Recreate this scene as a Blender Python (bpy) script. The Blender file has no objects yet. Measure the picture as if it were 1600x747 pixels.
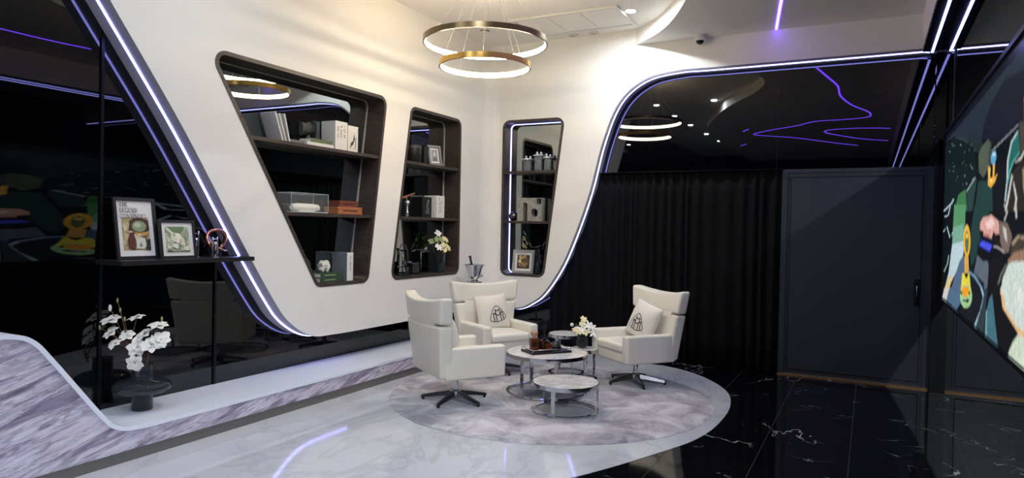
import bpy, bmesh, math, random
from mathutils import Vector, Matrix
from mathutils.geometry import tessellate_polygon

# ---------------------------------------------------------------- camera, world, exposure
scene = bpy.context.scene
COL = scene.collection
random.seed(11)
YAW, PITCH, ROLL = math.radians(27.41), math.radians(-0.92), math.radians(1.13)
f0 = Vector((-math.sin(YAW), math.cos(YAW), 0)); r0 = Vector((math.cos(YAW), math.sin(YAW), 0)); u0 = Vector((0, 0, 1))
fw = f0*math.cos(PITCH) + u0*math.sin(PITCH); up = u0*math.cos(PITCH) - f0*math.sin(PITCH)
rt = r0*math.cos(ROLL) + up*math.sin(ROLL); up = up*math.cos(ROLL) - r0*math.sin(ROLL)
cd = bpy.data.cameras.new('camera'); cam = bpy.data.objects.new('camera', cd); COL.objects.link(cam)
cam.matrix_world = Matrix(((rt.x, up.x, -fw.x, 0), (rt.y, up.y, -fw.y, 0), (rt.z, up.z, -fw.z, 1.6), (0, 0, 0, 1)))
cd.sensor_fit = 'HORIZONTAL'; cd.sensor_width = 36; cd.lens = 36*1077/1600; cd.clip_start = 0.05; cd.clip_end = 100
scene.camera = cam
wd = bpy.data.worlds.new('world'); scene.world = wd; wd.use_nodes = True
wd.node_tree.nodes['Background'].inputs[0].default_value = (0.02, 0.02, 0.025, 1)
scene.view_settings.view_transform = 'Standard'; scene.view_settings.look = 'None'
scene.view_settings.exposure = 0.30; scene.view_settings.gamma = 1.0
scene.view_settings.use_curve_mapping = False

DOWNLIGHT_W = 24.0
DOWNLIGHTS = [(-2.43, 7.46, 4.05, 0), (-2.62, 3.71, 4.05, 1), (-3.74, 3.58, 4.05, 2), (-3.74, 2.19, 4.05, 3),
              (-3.71, 0.84, 4.05, 4), (-3.68, -0.75, 4.05, 5), (-3.64, -2.21, 4.05, 6),
              (2.3, 2.0, 3.87, 7), (2.3, 0.3, 3.87, 8), (2.3, -1.4, 3.87, 9), (2.3, -3.1, 3.87, 10)]  # this row is added fill light, out of view, for even room brightness
DL_GAIN = [1.15, 0.9, 0.22, 0.25, 0.5, 0.6, 0.6, 4.4, 4.4, 4.4, 4.4]  # high gains at the end drive the added fill row
DL_COL = (0.88, 0.94, 1.0)
for (x, y, z, i) in DOWNLIGHTS:
    ld = bpy.data.lights.new('downlight_lamp', 'AREA'); ld.shape = 'DISK'; ld.size = 0.10; ld.spread = math.radians(175)
    ld.energy = DOWNLIGHT_W*DL_GAIN[i]; ld.color = DL_COL
    lo = bpy.data.objects.new('downlight_lamp', ld); COL.objects.link(lo); lo.location = (x, y, z-0.016)

# ---------------------------------------------------------------- materials
def lin(c):
    return tuple(((v/255)/12.92 if v/255 <= 0.04045 else ((v/255+0.055)/1.055)**2.4) for v in c) + (1.0,)
MATS = {}
def mat(name, rgb, rough=0.5, metal=0.0, spec=0.5, emit=None, strength=0.0, trans=0.0, ior=1.45, sheen=0.0, coat=0.0, alpha=1.0):
    m = bpy.data.materials.new(name); m.use_nodes = True
    b = m.node_tree.nodes['Principled BSDF']
    b.inputs['Base Color'].default_value = lin(rgb); b.inputs['Roughness'].default_value = rough
    b.inputs['Metallic'].default_value = metal; b.inputs['Specular IOR Level'].default_value = spec
    b.inputs['IOR'].default_value = ior; b.inputs['Transmission Weight'].default_value = trans
    b.inputs['Sheen Weight'].default_value = sheen; b.inputs['Coat Weight'].default_value = coat
    b.inputs['Alpha'].default_value = alpha
    if emit: b.inputs['Emission Color'].default_value = lin(emit); b.inputs['Emission Strength'].default_value = strength
    MATS[name] = m
    return m
def N(m, t, **kw):
    n = m.node_tree.nodes.new(t)
    for k, v in kw.items(): setattr(n, k, v)
    return n
def bsdf(m): return m.node_tree.nodes['Principled BSDF']
def link(m, a, b): m.node_tree.links.new(a, b)
def coords(m, scale=(1, 1, 1), rot=(0, 0, 0), world=True):
    src = N(m, 'ShaderNodeNewGeometry').outputs['Position'] if world else N(m, 'ShaderNodeTexCoord').outputs['Object']
    mp = N(m, 'ShaderNodeMapping'); mp.inputs['Scale'].default_value = scale; mp.inputs['Rotation'].default_value = rot
    link(m, src, mp.inputs['Vector']); return mp.outputs['Vector']
def ramp(m, fac, stops):
    r = N(m, 'ShaderNodeValToRGB'); e = r.color_ramp.elements
    while len(e) < len(stops): e.new(0.5)
    for el, (p, c) in zip(e, stops): el.position = p; el.color = lin(c)
    link(m, fac, r.inputs['Fac']); return r.outputs['Color']
def noise(m, vec, scale, detail=4, rough=0.55, dist=0.0):
    n = N(m, 'ShaderNodeTexNoise'); n.inputs['Scale'].default_value = scale; n.inputs['Detail'].default_value = detail
    n.inputs['Roughness'].default_value = rough; n.inputs['Distortion'].default_value = dist
    link(m, vec, n.inputs['Vector']); return n.outputs['Fac']
def bump(m, fac, strength=0.2, dist=0.01):
    b = N(m, 'ShaderNodeBump'); b.inputs['Strength'].default_value = strength; b.inputs['Distance'].default_value = dist
    link(m, fac, b.inputs['Height']); link(m, b.outputs['Normal'], bsdf(m).inputs['Normal'])
def mixc(m, fac, a, b):
    x = N(m, 'ShaderNodeMix', data_type='RGBA')
    if hasattr(fac, 'links'): link(m, fac, x.inputs[0])
    else: x.inputs[0].default_value = fac
    for s, v in ((6, a), (7, b)):
        if hasattr(v, 'links'): link(m, v, x.inputs[s])
        else: x.inputs[s].default_value = lin(v)
    return x.outputs[2]
def veins(m, vec, scale, width, dist=1.2, detail=6):
    n = noise(m, vec, scale, detail, 0.6, dist)
    s = N(m, 'ShaderNodeMath', operation='SUBTRACT'); link(m, n, s.inputs[0]); s.inputs[1].default_value = 0.5
    a = N(m, 'ShaderNodeMath', operation='ABSOLUTE'); link(m, s.outputs[0], a.inputs[0])
    d = N(m, 'ShaderNodeMapRange'); d.inputs['From Min'].default_value = 0; d.inputs['From Max'].default_value = width
    d.inputs['To Min'].default_value = 1; d.inputs['To Max'].default_value = 0; link(m, a.outputs[0], d.inputs['Value'])
    return d.outputs['Result']
def mulf(m, a, b):
    x = N(m, 'ShaderNodeMath', operation='MULTIPLY')
    for s, v in ((0, a), (1, b)):
        if hasattr(v, 'links'): link(m, v, x.inputs[s])
        else: x.inputs[s].default_value = v
    return x.outputs[0]

mat('white_paint', (236, 234, 228), 0.55)
mat('ceiling_paint', (236, 233, 227), 0.6)
mat('edge_paint', (190, 187, 200), 0.4)
mat('black_glass', (3, 3, 4), 0.015, ior=1.62)
mat('black_mirror', (4, 4, 6), 0.012, ior=1.72)
mat('niche_mirror', (150, 156, 154), 0.01, metal=1.0)
mat('charcoal', (26, 26, 29), 0.6)
mat('black_paint', (15, 16, 19), 0.35)
mat('door_black', (48, 51, 59), 0.34)
mat('black_metal', (16, 16, 18), 0.3, metal=0.3)
mat('groove_black', (5, 5, 6), 0.6)
mat('chrome', (205, 206, 210), 0.08, metal=1.0)
mat('dark_chrome', (104, 104, 109), 0.26, metal=1.0)
mat('bronze', (120, 104, 78), 0.3, metal=1.0)
mat('gold', (205, 165, 92), 0.25, metal=1.0)
mat('silver', (214, 215, 218), 0.3, metal=0.85)
mat('brass_strip', (150, 118, 74), 0.4, metal=0.6)
mat('led_white', (240, 240, 255), 0.5, emit=(152, 154, 255), strength=7.0)
mat('led_violet', (160, 120, 255), 0.5, emit=(120, 74, 255), strength=11.0)
mat('led_cove', (240, 240, 255), 0.5, emit=(214, 204, 255), strength=1.8)
mat('led_off', (196, 194, 190), 0.4)
mat('ring_glow', (255, 240, 210), 0.5, emit=(255, 234, 200), strength=48.0)
mat('lamp_lens', (255, 255, 255), 0.5, emit=(255, 250, 240), strength=30.0)
mat('trim_grey', (120, 118, 126), 0.4)
mat('plastic_white', (215, 214, 210), 0.4)
mat('plastic_grey', (120, 118, 114), 0.4)
mat('dome_black', (10, 10, 11), 0.08)
mat('ledge_white', (234, 240, 250), 0.25)
mat('toe_grey', (122, 120, 116), 0.35, metal=0.4)
mat('grout', (84, 84, 88), 0.7)
m = mat('leather', (228, 224, 210), 0.42)
bump(m, noise(m, coords(m, (1, 1, 1), world=False), 180, 2), 0.08, 0.002)
m = mat('pillow_cloth', (222, 217, 206), 0.85, sheen=0.2)
bump(m, noise(m, coords(m, world=False), 260, 2), 0.15, 0.002)
mat('emblem_black', (14, 14, 16), 0.6)
m = mat('dark_wood', (62, 54, 50), 0.42)
v = coords(m, (2, 2, 40)); n = noise(m, v, 3, 5)
link(m, ramp(m, n, [(0.3, (44, 38, 36)), (0.7, (78, 68, 62))]), bsdf(m).inputs['Base Color'])
m = mat('orange_wood', (172, 104, 66), 0.45)
v = coords(m, (4, 4, 40)); link(m, ramp(m, noise(m, v, 4, 4), [(0.3, (150, 88, 56)), (0.7, (188, 120, 78))]), bsdf(m).inputs['Base Color'])
mat('red_wood', (116, 62, 46), 0.45)
m = mat('white_marble_floor', (222, 223, 222), 0.07, spec=0.5)
v = coords(m, (1, 0.6, 1), (0, 0, 0.6))
vn = veins(m, v, 0.9, 0.035, 1.5); msk = noise(m, v, 0.7, 2)
big = ramp(m, noise(m, v, 0.8, 3), [(0.4, (206, 209, 213)), (0.65, (194, 197, 203))])
link(m, mixc(m, mulf(m, vn, mulf(m, msk, 0.5)), big, (150, 153, 160)), bsdf(m).inputs['Base Color'])
m = mat('black_marble_floor', (12, 12, 14), 0.06, spec=0.5)
v = coords(m, (1, 1, 1), (0, 0, 0.9))
v1 = veins(m, v, 0.75, 0.006, 0.9, 5); k1 = ramp(m, noise(m, v, 1.7, 2), [(0.50, (0, 0, 0)), (0.66, (255, 255, 255))])
v2 = veins(m, coords(m, (1, 1, 1), (0, 0, -0.5)), 1.3, 0.005, 0.7, 4); k2 = ramp(m, noise(m, v, 2.6, 2), [(0.54, (0, 0, 0)), (0.66, (255, 255, 255))])
c1 = mixc(m, mulf(m, v1, k1), (11, 11, 13), (185, 186, 190)); c2 = mixc(m, mulf(m, v2, k2), c1, (150, 152, 156))
link(m, c2, bsdf(m).inputs['Base Color'])
m = mat('plinth_marble', (186, 180, 192), 0.3)
v = coords(m, (1, 1, 1), (-0.26, 0, 0))
sv = N(m, 'ShaderNodeMapping'); sv.inputs['Scale'].default_value = (1, 0.62, 5.0); link(m, v, sv.inputs['Vector'])
b1 = noise(m, sv.outputs['Vector'], 2.2, 7, 0.62, 0.9); b2 = noise(m, sv.outputs['Vector'], 6.5, 5, 0.6, 0.6)
cw = ramp(m, b1, [(0.30, (138, 131, 150)), (0.43, (168, 161, 178)), (0.47, (212, 206, 220)), (0.55, (226, 220, 232)), (0.62, (202, 195, 210)), (0.72, (228, 223, 234))])
cn = ramp(m, b2, [(0.36, (186, 182, 190)), (0.46, (240, 238, 242)), (0.6, (255, 255, 255))])
ln = veins(m, sv.outputs['Vector'], 3.1, 0.05, 0.8, 5); cw = mixc(m, mulf(m, ln, 0.55), cw, (120, 113, 132))
mx = N(m, 'ShaderNodeMix', data_type='RGBA', blend_type='MULTIPLY'); mx.inputs[0].default_value = 0.85
link(m, cw, mx.inputs[6]); link(m, cn, mx.inputs[7]); link(m, mx.outputs[2], bsdf(m).inputs['Base Color'])
m = mat('table_marble', (226, 226, 224), 0.12)
v = coords(m, (1, 1, 1), (0, 0, 0.4))
link(m, mixc(m, mulf(m, veins(m, v, 2.4, 0.07, 1.6), 0.6), (228, 228, 226), (176, 176, 178)), bsdf(m).inputs['Base Color'])
m = mat('rug_pile', (190, 188, 194), 0.95, sheen=0.4)
v = coords(m)
a = ramp(m, noise(m, v, 2.6, 7, 0.68, 0.8), [(0.36, (126, 123, 133)), (0.48, (180, 178, 184)), (0.62, (224, 222, 224))])
bsp = noise(m, v, 90, 3)
link(m, mixc(m, mulf(m, bsp, 0.35), a, (120, 118, 126)), bsdf(m).inputs['Base Color']); bump(m, bsp, 0.5, 0.01)
m = mat('velvet', (3, 3, 4), 0.85, spec=0.2, sheen=0.015)
mat('glass_smoke', (46, 54, 58), 0.03, ior=1.6, alpha=0.52)
mat('glass_clear', (190, 198, 200), 0.03, ior=1.7, alpha=0.18)
mat('glass_dark', (38, 44, 46), 0.04, ior=1.6, alpha=0.62)
mat('acrylic', (220, 226, 226), 0.02, ior=1.45, alpha=0.04)
mat('acrylic_edge', (190, 198, 200), 0.2)
mat('amber_glass', (120, 62, 28), 0.05, trans=0.5, ior=1.4)
mat('brown_dark', (46, 24, 18), 0.1, trans=0.2)
mat('rose_wood', (190, 140, 118), 0.45)
mat('petal_white', (240, 238, 230), 0.6)
mat('petal_cream', (236, 224, 172), 0.6)
mat('stem_brown', (96, 70, 58), 0.7)
mat('leaf_green', (58, 88, 50), 0.55)
mat('bud_green', (150, 160, 110), 0.6)
mat('paper', (222, 220, 216), 0.7)
mat('paper_grey', (150, 154, 158), 0.6)
mat('ink', (70, 68, 68), 0.7)
mat('ink_dark', (30, 30, 32), 0.7)
mat('book_green', (52, 76, 56), 0.6)
mat('book_olive', (96, 106, 76), 0.6)
mat('book_grey', (110, 113, 118), 0.55)
mat('book_black', (18, 18, 20), 0.35)
mat('slate_grey', (74, 75, 77), 0.7)
mat('stone_white', (226, 224, 214), 0.7)
m = mat('concrete', (150, 148, 140), 0.8)
link(m, ramp(m, noise(m, coords(m), 40, 4), [(0.35, (128, 126, 120)), (0.65, (166, 163, 154))]), bsdf(m).inputs['Base Color'])
mat('leather_black', (24, 23, 23), 0.4)
mat('frame_black', (30, 29, 29), 0.4)
mat('frame_grey', (96, 94, 92), 0.4, metal=0.5)
mat('copper', (196, 140, 112), 0.25, metal=1.0)
mat('bottle_green', (16, 24, 18), 0.08)
mat('foil', (90, 78, 62), 0.3, metal=0.6)
def attr_mat(name, rough, emit):
    m = mat(name, (128, 128, 128), rough)
    at = N(m, 'ShaderNodeVertexColor'); at.layer_name = 'Col'
    if emit:
        bsdf(m).inputs['Base Color'].default_value = (0.004, 0.004, 0.004, 1)
        nz = ramp(m, noise(m, coords(m, (1, 1, 1)), 26, 6, 0.7, 0.5), [(0.3, (206, 206, 206)), (0.7, (255, 255, 255))])
        mm = N(m, 'ShaderNodeMix', data_type='RGBA', blend_type='MULTIPLY'); mm.inputs[0].default_value = 1.0
        link(m, at.outputs['Color'], mm.inputs[6]); link(m, nz, mm.inputs[7]); link(m, mm.outputs[2], bsdf(m).inputs['Emission Color']); bsdf(m).inputs['Emission Strength'].default_value = emit
    else: link(m, at.outputs['Color'], bsdf(m).inputs['Base Color'])
    return m
attr_mat('screen_light', 0.25, 1.0)
attr_mat('print_ink', 0.45, 0)

# ---------------------------------------------------------------- mesh helpers
class MB:
    def __init__(s): s.v = []; s.f = []; s.c = []
    def add(s, vs, fs):
        o = len(s.v); s.v += [Vector(p) for p in vs]; s.f += [[i+o for i in f] for f in fs]; return s
    def box(s, x0, x1, y0, y1, z0, z1, M=None):
        vs = [Vector(p) for p in ((x0,y0,z0),(x1,y0,z0),(x1,y1,z0),(x0,y1,z0),(x0,y0,z1),(x1,y0,z1),(x1,y1,z1),(x0,y1,z1))]
        if M: vs = [M @ p for p in vs]
        return s.add(vs, [(3,2,1,0),(4,5,6,7),(0,1,5,4),(1,2,6,5),(2,3,7,6),(3,0,4,7)])
    def rbox(s, cx, cy, cz, hx, hy, hz, r, seg=3, lin_=1, fn=None, M=None):
        h = (hx, hy, hz); r = min(r, *h)*0.999
        def axis(a):
            L = []
            for i in range(seg+1): L.append(-h[a] + r*(1-math.cos(math.pi/2*i/seg))*0 - 0 + r*(i/seg))
            n = lin_
            for i in range(1, n+1): L.append(-h[a]+r + (2*h[a]-2*r)*i/(n+1))
            for i in range(seg+1): L.append(h[a]-r + r*(i/seg))
            return L
        ax = [axis(0), axis(1), axis(2)]
        idx = {}
        def vert(p):
            k = tuple(round(c, 6) for c in p)
            if k in idx: return idx[k]
            q = [max(-h[i]+r, min(h[i]-r, p[i])) for i in range(3)]
            d = Vector([p[i]-q[i] for i in range(3)])
            # equalise the angle spacing
            e = Vector([math.tan(max(-1, min(1, d[i]/r))*math.pi/4) if abs(d[i]) < r-1e-9 else math.copysign(1, d[i]) for i in range(3)])
            e = Vector([e[i] if abs(d[i]) > 1e-9 else 0 for i in range(3)])
            w = Vector(q) + (e.normalized()*r if e.length > 0 else e)
            if fn: w = Vector(fn(w.x, w.y, w.z))
            w = w + Vector((cx, cy, cz))
            if M: w = M @ w
            s.v.append(w); idx[k] = len(s.v)-1; return idx[k]
        for a in range(3):
            b, c = (a+1) % 3, (a+2) % 3
            for sg in (-1, 1):
                for i in range(len(ax[b])-1):
                    for j in range(len(ax[c])-1):
                        P = []
                        for (u, w_) in ((i,j),(i+1,j),(i+1,j+1),(i,j+1)):
                            p = [0,0,0]; p[a] = sg*h[a]; p[b] = ax[b][u]; p[c] = ax[c][w_]; P.append(vert(p))
                        if len(set(P)) < 3: continue
                        P2 = []
                        for q in P:
                            if q not in P2: P2.append(q)
                        s.f.append(P2 if sg > 0 else P2[::-1])
        return s
    def lathe(s, prof, n=24, c=(0, 0, 0), cap=True, M=None, a0=0, a1=2*math.pi):
        full = abs(a1-a0-2*math.pi) < 1e-6; m_ = n if full else n+1
        o = len(s.v)
        for (r, z) in prof:
            for i in range(m_):
                a = a0+(a1-a0)*i/n; p = Vector((c[0]+r*math.cos(a), c[1]+r*math.sin(a), c[2]+z)); s.v.append(M @ p if M else p)
        for k in range(len(prof)-1):
            for i in range(n):
                j = (i+1) % m_
                s.f.append([o+k*m_+i, o+k*m_+j, o+(k+1)*m_+j, o+(k+1)*m_+i])
        if cap and full:
            if prof[0][0] > 1e-6: s.f.append([o+i for i in range(m_)][::-1])
            if prof[-1][0] > 1e-6: s.f.append([o+(len(prof)-1)*m_+i for i in range(m_)])
        return s
    def tube(s, pts, r, n=8, closed=False, cap=True):
        pts = [Vector(p) for p in pts]; k = len(pts); o = len(s.v)
        rs = r if isinstance(r, (list, tuple)) else [r]*k
        ref = None
        for i, p in enumerate(pts):
            a = pts[(i-1) % k] if (closed or i > 0) else p; b = pts[(i+1) % k] if (closed or i < k-1) else p
            d = (b-a).normalized()
            if ref is None: ref = d.orthogonal().normalized()
            e1 = (ref - d*ref.dot(d))
            e1 = e1.normalized() if e1.length > 1e-6 else d.orthogonal().normalized()
            ref = e1; e2 = d.cross(e1)
            for j in range(n):
                t = 2*math.pi*j/n; s.v.append(p + (e1*math.cos(t) + e2*math.sin(t))*rs[i])
        for i in range(k if closed else k-1):
            for j in range(n):
                a = o+i*n; b = o+((i+1) % k)*n; s.f.append([a+j, a+(j+1) % n, b+(j+1) % n, b+j])
        if cap and not closed: s.f.append([o+j for j in range(n)][::-1]); s.f.append([o+(k-1)*n+j for j in range(n)])
        return s
    def sphere(s, c, r, n=16, m_=10, sc=(1, 1, 1)):
        prof = [(max(1e-5, r*math.sin(math.pi*i/m_))*1.0, -r*math.cos(math.pi*i/m_)) for i in range(m_+1)]
        o = len(s.v); s.lathe(prof, n, (0, 0, 0), cap=False)
        for i in range(o, len(s.v)): p = s.v[i]; s.v[i] = Vector((c[0]+p.x*sc[0], c[1]+p.y*sc[1], c[2]+p.z*sc[2]))
        return s
    def prism(s, poly, f, d0, d1, holes=()):
        # poly in 2D, f(u, v, d) -> 3D
        loops = [list(poly)] + [list(h) for h in holes]
        flat = [p for l in loops for p in l]
        tris = tessellate_polygon([[Vector((p[0], p[1], 0)) for p in l] for l in loops])
        n = len(flat); o = len(s.v)
        s.v += [Vector(f(p[0], p[1], d0)) for p in flat] + [Vector(f(p[0], p[1], d1)) for p in flat]
        for t in tris: s.f.append([o+i for i in t][::-1]); s.f.append([o+n+i for i in t])
        b = 0
        for l in loops:
            k = len(l)
            for i in range(k): j = (i+1) % k; s.f.append([o+b+i, o+b+j, o+n+b+j, o+n+b+i])
            b += k
        return s
    def sheet(s, poly, f, d=0.0):
        tris = tessellate_polygon([[Vector((p[0], p[1], 0)) for p in poly]]); o = len(s.v)
        s.v += [Vector(f(p[0], p[1], d)) for p in poly]
        for t in tris: s.f.append([o+i for i in t])
        return s
    def build(s, name, material, parent=None, smooth=False, loc=None, fix=True, autosmooth=None):
        me = bpy.data.meshes.new(name); me.from_pydata([tuple(p) for p in s.v], [], [list(f) for f in s.f])
        if s.c:
            ca = me.color_attributes.new('Col', 'FLOAT_COLOR', 'CORNER')
            for pl in me.polygons:
                for li in pl.loop_indices: ca.data[li].color = s.c[pl.index]
        if fix:
            bm = bmesh.new(); bm.from_mesh(me); bmesh.ops.recalc_face_normals(bm, faces=bm.faces); bm.to_mesh(me); bm.free()
        me.materials.append(MATS[material])
        if smooth:
            for p in me.polygons: p.use_smooth = True
            if autosmooth is not None:
                try: me.set_sharp_from_angle(angle=math.radians(autosmooth))
                except Exception: pass
        o = bpy.data.objects.new(name, me); COL.objects.link(o)
        if parent: o.parent = parent
        if loc: o.location = loc
        return o
def tag(o, label, cat, group=None):
    o['label'] = label; o['category'] = cat
    if group: o['group'] = group
    return o
def thing(name, label, cat, loc=(0, 0, 0), rz=0.0, group=None):
    o = bpy.data.objects.new(name, None); o.empty_display_size = 0.1; COL.objects.link(o)
    o.location = loc; o.rotation_euler = (0, 0, rz); return tag(o, label, cat, group)
def struct(o, label=None):
    o['kind'] = 'structure'
    if label: o['label'] = label
    return o
def catmull(pts, n=8):
    out = []
    for i in range(len(pts)-1):
        p0 = Vector(pts[max(0, i-1)]); p1 = Vector(pts[i]); p2 = Vector(pts[i+1]); p3 = Vector(pts[min(len(pts)-1, i+2)])
        for k in range(n):
            t = k/n
            out.append(0.5*((2*p1) + (p2-p0)*t + (2*p0-5*p1+4*p2-p3)*t*t + (3*p1-p0-3*p2+p3)*t**3))
    out.append(Vector(pts[-1])); return out
def rounded(poly, rad, n=7):
    out = []; k = len(poly)
    for i in range(k):
        p = Vector(poly[i]); a = (Vector(poly[i-1])-p); b = (Vector(poly[(i+1) % k])-p)
        ang = a.angle(b); d = rad/math.tan(ang/2); ua, ub = a.normalized(), b.normalized()
        c = p + (ua+ub).normalized()*(rad/math.sin(ang/2)); s0 = p+ua*d-c; s1 = p+ub*d-c
        t0 = math.atan2(s0.y, s0.x); t1 = math.atan2(s1.y, s1.x); dt = (t1-t0+math.pi) % (2*math.pi)-math.pi
        for j in range(n+1): t = t0+dt*j/n; out.append((c.x+rad*math.cos(t), c.y+rad*math.sin(t)))
    return out
def offset_loop(poly, d):
    k = len(poly); out = []
    area = sum(poly[i][0]*poly[(i+1) % k][1]-poly[(i+1) % k][0]*poly[i][1] for i in range(k)); sg = 1 if area > 0 else -1
    for i in range(k):
        a = Vector(poly[i-1]); p = Vector(poly[i]); b = Vector(poly[(i+1) % k])
        t = (p-a).normalized()+(b-p).normalized(); t = t.normalized(); nrm = Vector((t.y, -t.x))*sg
        out.append(tuple(p+nrm*d))
    return out
def ribbon(mb, pts, f, d0, d1, o0, o1, side=1, closed=False):
    # strip with rectangular section along a 2D path; depth d0..d1, lifted o0..o1 along the path normal
    k = len(pts); rows = []
    for i in range(k):
        a = Vector(pts[i-1]) if (closed or i > 0) else Vector(pts[i]); b = Vector(pts[(i+1) % k]) if (closed or i < k-1) else Vector(pts[i])
        t = (b-a).normalized(); nr = Vector((t.y, -t.x))*side; p = Vector(pts[i])
        q0 = p+nr*o0; q1 = p+nr*o1
        rows.append([f(q0.x, q0.y, d0), f(q1.x, q1.y, d0), f(q1.x, q1.y, d1), f(q0.x, q0.y, d1)])
    o = len(mb.v); mb.v += [Vector(p) for r in rows for p in r]
    for i in range(k if closed else k-1):
        a = o+4*i; b = o+4*((i+1) % k)
        for j in range(4): mb.f.append([a+j, a+(j+1) % 4, b+(j+1) % 4, b+j])
    if not closed: mb.f.append([o, o+1, o+2, o+3]); mb.f.append([o+4*(k-1)+j for j in (3, 2, 1, 0)])
    return mb
FX = lambda u, v, d: (d, u, v)      # plane of constant x: u = y, v = z
FY = lambda u, v, d: (u, d, v)      # plane of constant y: u = x, v = z
FZ = lambda u, v, d: (u, v, d)      # horizontal plane
def copy_tree(o, parent=None):
    c = o.copy(); COL.objects.link(c); c.parent = parent
    for ch in [x for x in bpy.data.objects if x.parent == o]: copy_tree(ch, c)
    return c

# ---------------------------------------------------------------- the room
XW, XG, YW, YG = -4.65, -4.90, 8.20, 8.40     # white wall faces and the dark glass behind them
ZC, ZD = 4.05, 3.87                          # upper ceiling and dropped ceiling
WL_EDGE = catmull([(2.24, 4.05), (2.93, 3.10), (3.51, 2.30), (4.05, 1.47), (4.42, 0.93), (4.62, 0.70), (4.90, 0.545), (5.20, 0.52), (5.6, 0.515)], 6)
WL_EDGE = [(p.x, p.y) for p in WL_EDGE]
R_C = 0.22
N1 = rounded([(3.72, 2.97), (5.97, 2.97), (5.70, 1.01), (4.96, 1.01)], 0.09)
N2 = rounded([(6.43, 2.95), (7.49, 2.95), (7.49, 1.01), (6.10, 1.01)], 0.09)
N3 = rounded([(-4.41, 3.03), (-3.53, 3.03), (-3.78, 0.97), (-4.41, 0.97)], 0.09)
ARCH = catmull([(-4.43, 0.515), (-4.25, 0.515), (-4.10, 0.525), (-3.95, 0.595), (-3.76, 0.74), (-3.52, 1.09), (-3.33, 1.52), (-3.14, 2.07), (-2.98, 2.70), (-2.78, 3.17), (-2.47, 3.42), (-2.07, 3.495), (-1.6, 3.495), (0.3, 3.495)], 6)
ARCH = [(p.x, p.y) for p in ARCH]

mb = MB()
poly = WL_EDGE + [(YW-R_C, 0.515), (YW-R_C, ZC)]
tri = tessellate_polygon([[Vector((a, b, 0)) for a, b in l] for l in (poly, N1, N2)]); flat = poly+N1+N2
mb.add([FX(a, b, XW) for a, b in flat], tri)
for i in range(8):                                   # rounded inner corner
    a0, a1 = math.pi - math.pi/2*i/8, math.pi - math.pi/2*(i+1)/8
    P = [(XW+R_C+R_C*math.cos(a), YW-R_C+R_C*math.sin(a)) for a in (a0, a1)]
    mb.add([(P[0][0], P[0][1], 0.515), (P[1][0], P[1][1], 0.515), (P[1][0], P[1][1], ZC), (P[0][0], P[0][1], ZC)], [(0, 1, 2, 3)])
    mb.add([(P[0][0], P[0][1], 0.515), (P[1][0], P[1][1], 0.515), (XG, YG, 0.515)], [(0, 1, 2)])
wall_left = struct(mb.build('wall_left', 'white_paint', smooth=True, autosmooth=35, fix=False), 'tall white wall panel with slanted glowing edge and recessed niches')
bm = bmesh.new(); bm.from_mesh(wall_left.data)
for f in bm.faces:
    f.normal_update()
    if f.normal.x < -0.01: f.normal_flip()
bm.to_mesh(wall_left.data); bm.free()
mb = MB(); ribbon(mb, WL_EDGE+[(YW-R_C, 0.515)], FX, XG, XW-0.001, -0.012, 0.0, 1); mb.build('edge_return', 'edge_paint', wall_left, True, autosmooth=30)
mb = MB(); ribbon(mb, WL_EDGE[:-1], FX, -4.782, -4.764, 0.001, 0.007, 1); mb.build('led_strip', 'led_white', wall_left)
for (y0, y1) in ((-6.0, -1.2), (-1.2, 0.9), (0.9, 3.027), (3.033, 8.4)):
    MB().box(XG-0.02, XG, y0+0.001, y1-0.001, 0.0, ZC).build('black_glass_panel', 'black_glass', wall_left)

mb = MB()
poly = ARCH + [(4.0, 3.495), (4.0, ZC), (-4.43, ZC)]
tri = tessellate_polygon([[Vector((a, b, 0)) for a, b in l] for l in (poly, N3)]); flat = poly+N3
mb.add([FY(a, b, YW) for a, b in flat], tri)
wall_back = struct(mb.build('wall_back', 'white_paint', fix=False), 'white back wall sweeping into a dark arch')
bm = bmesh.new(); bm.from_mesh(wall_back.data)
for f in bm.faces:
    f.normal_update()
    if f.normal.y > 0: f.normal_flip()
bm.to_mesh(wall_back.data); bm.free()
mb = MB(); ribbon(mb, ARCH+[(4.0, 3.495)], FY, YW+0.001, YG, -0.012, 0.0, 1); mb.build('edge_return', 'edge_paint', wall_back, True, autosmooth=30)
mb = MB(); ribbon(mb, ARCH[8:]+[(0.44, 3.495), (0.50, 3.485)], FY, 8.240, 8.262, 0.001, 0.007, 1); mb.build('led_strip', 'led_white', wall_back)
mb = MB(); ribbon(mb, [(0.70, 3.485), (0.76, 3.495), (4.0, 3.495)], FY, 8.240, 8.262, 0.001, 0.007, 1); mb.build('led_strip', 'led_white', wall_back)
mb = MB(); ribbon(mb, ARCH+[(4.0, 3.495)], FY, YW-0.003, YW+0.02, -0.02, 0.001, 1); mb.build('edge_trim', 'trim_grey', wall_back)
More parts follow.
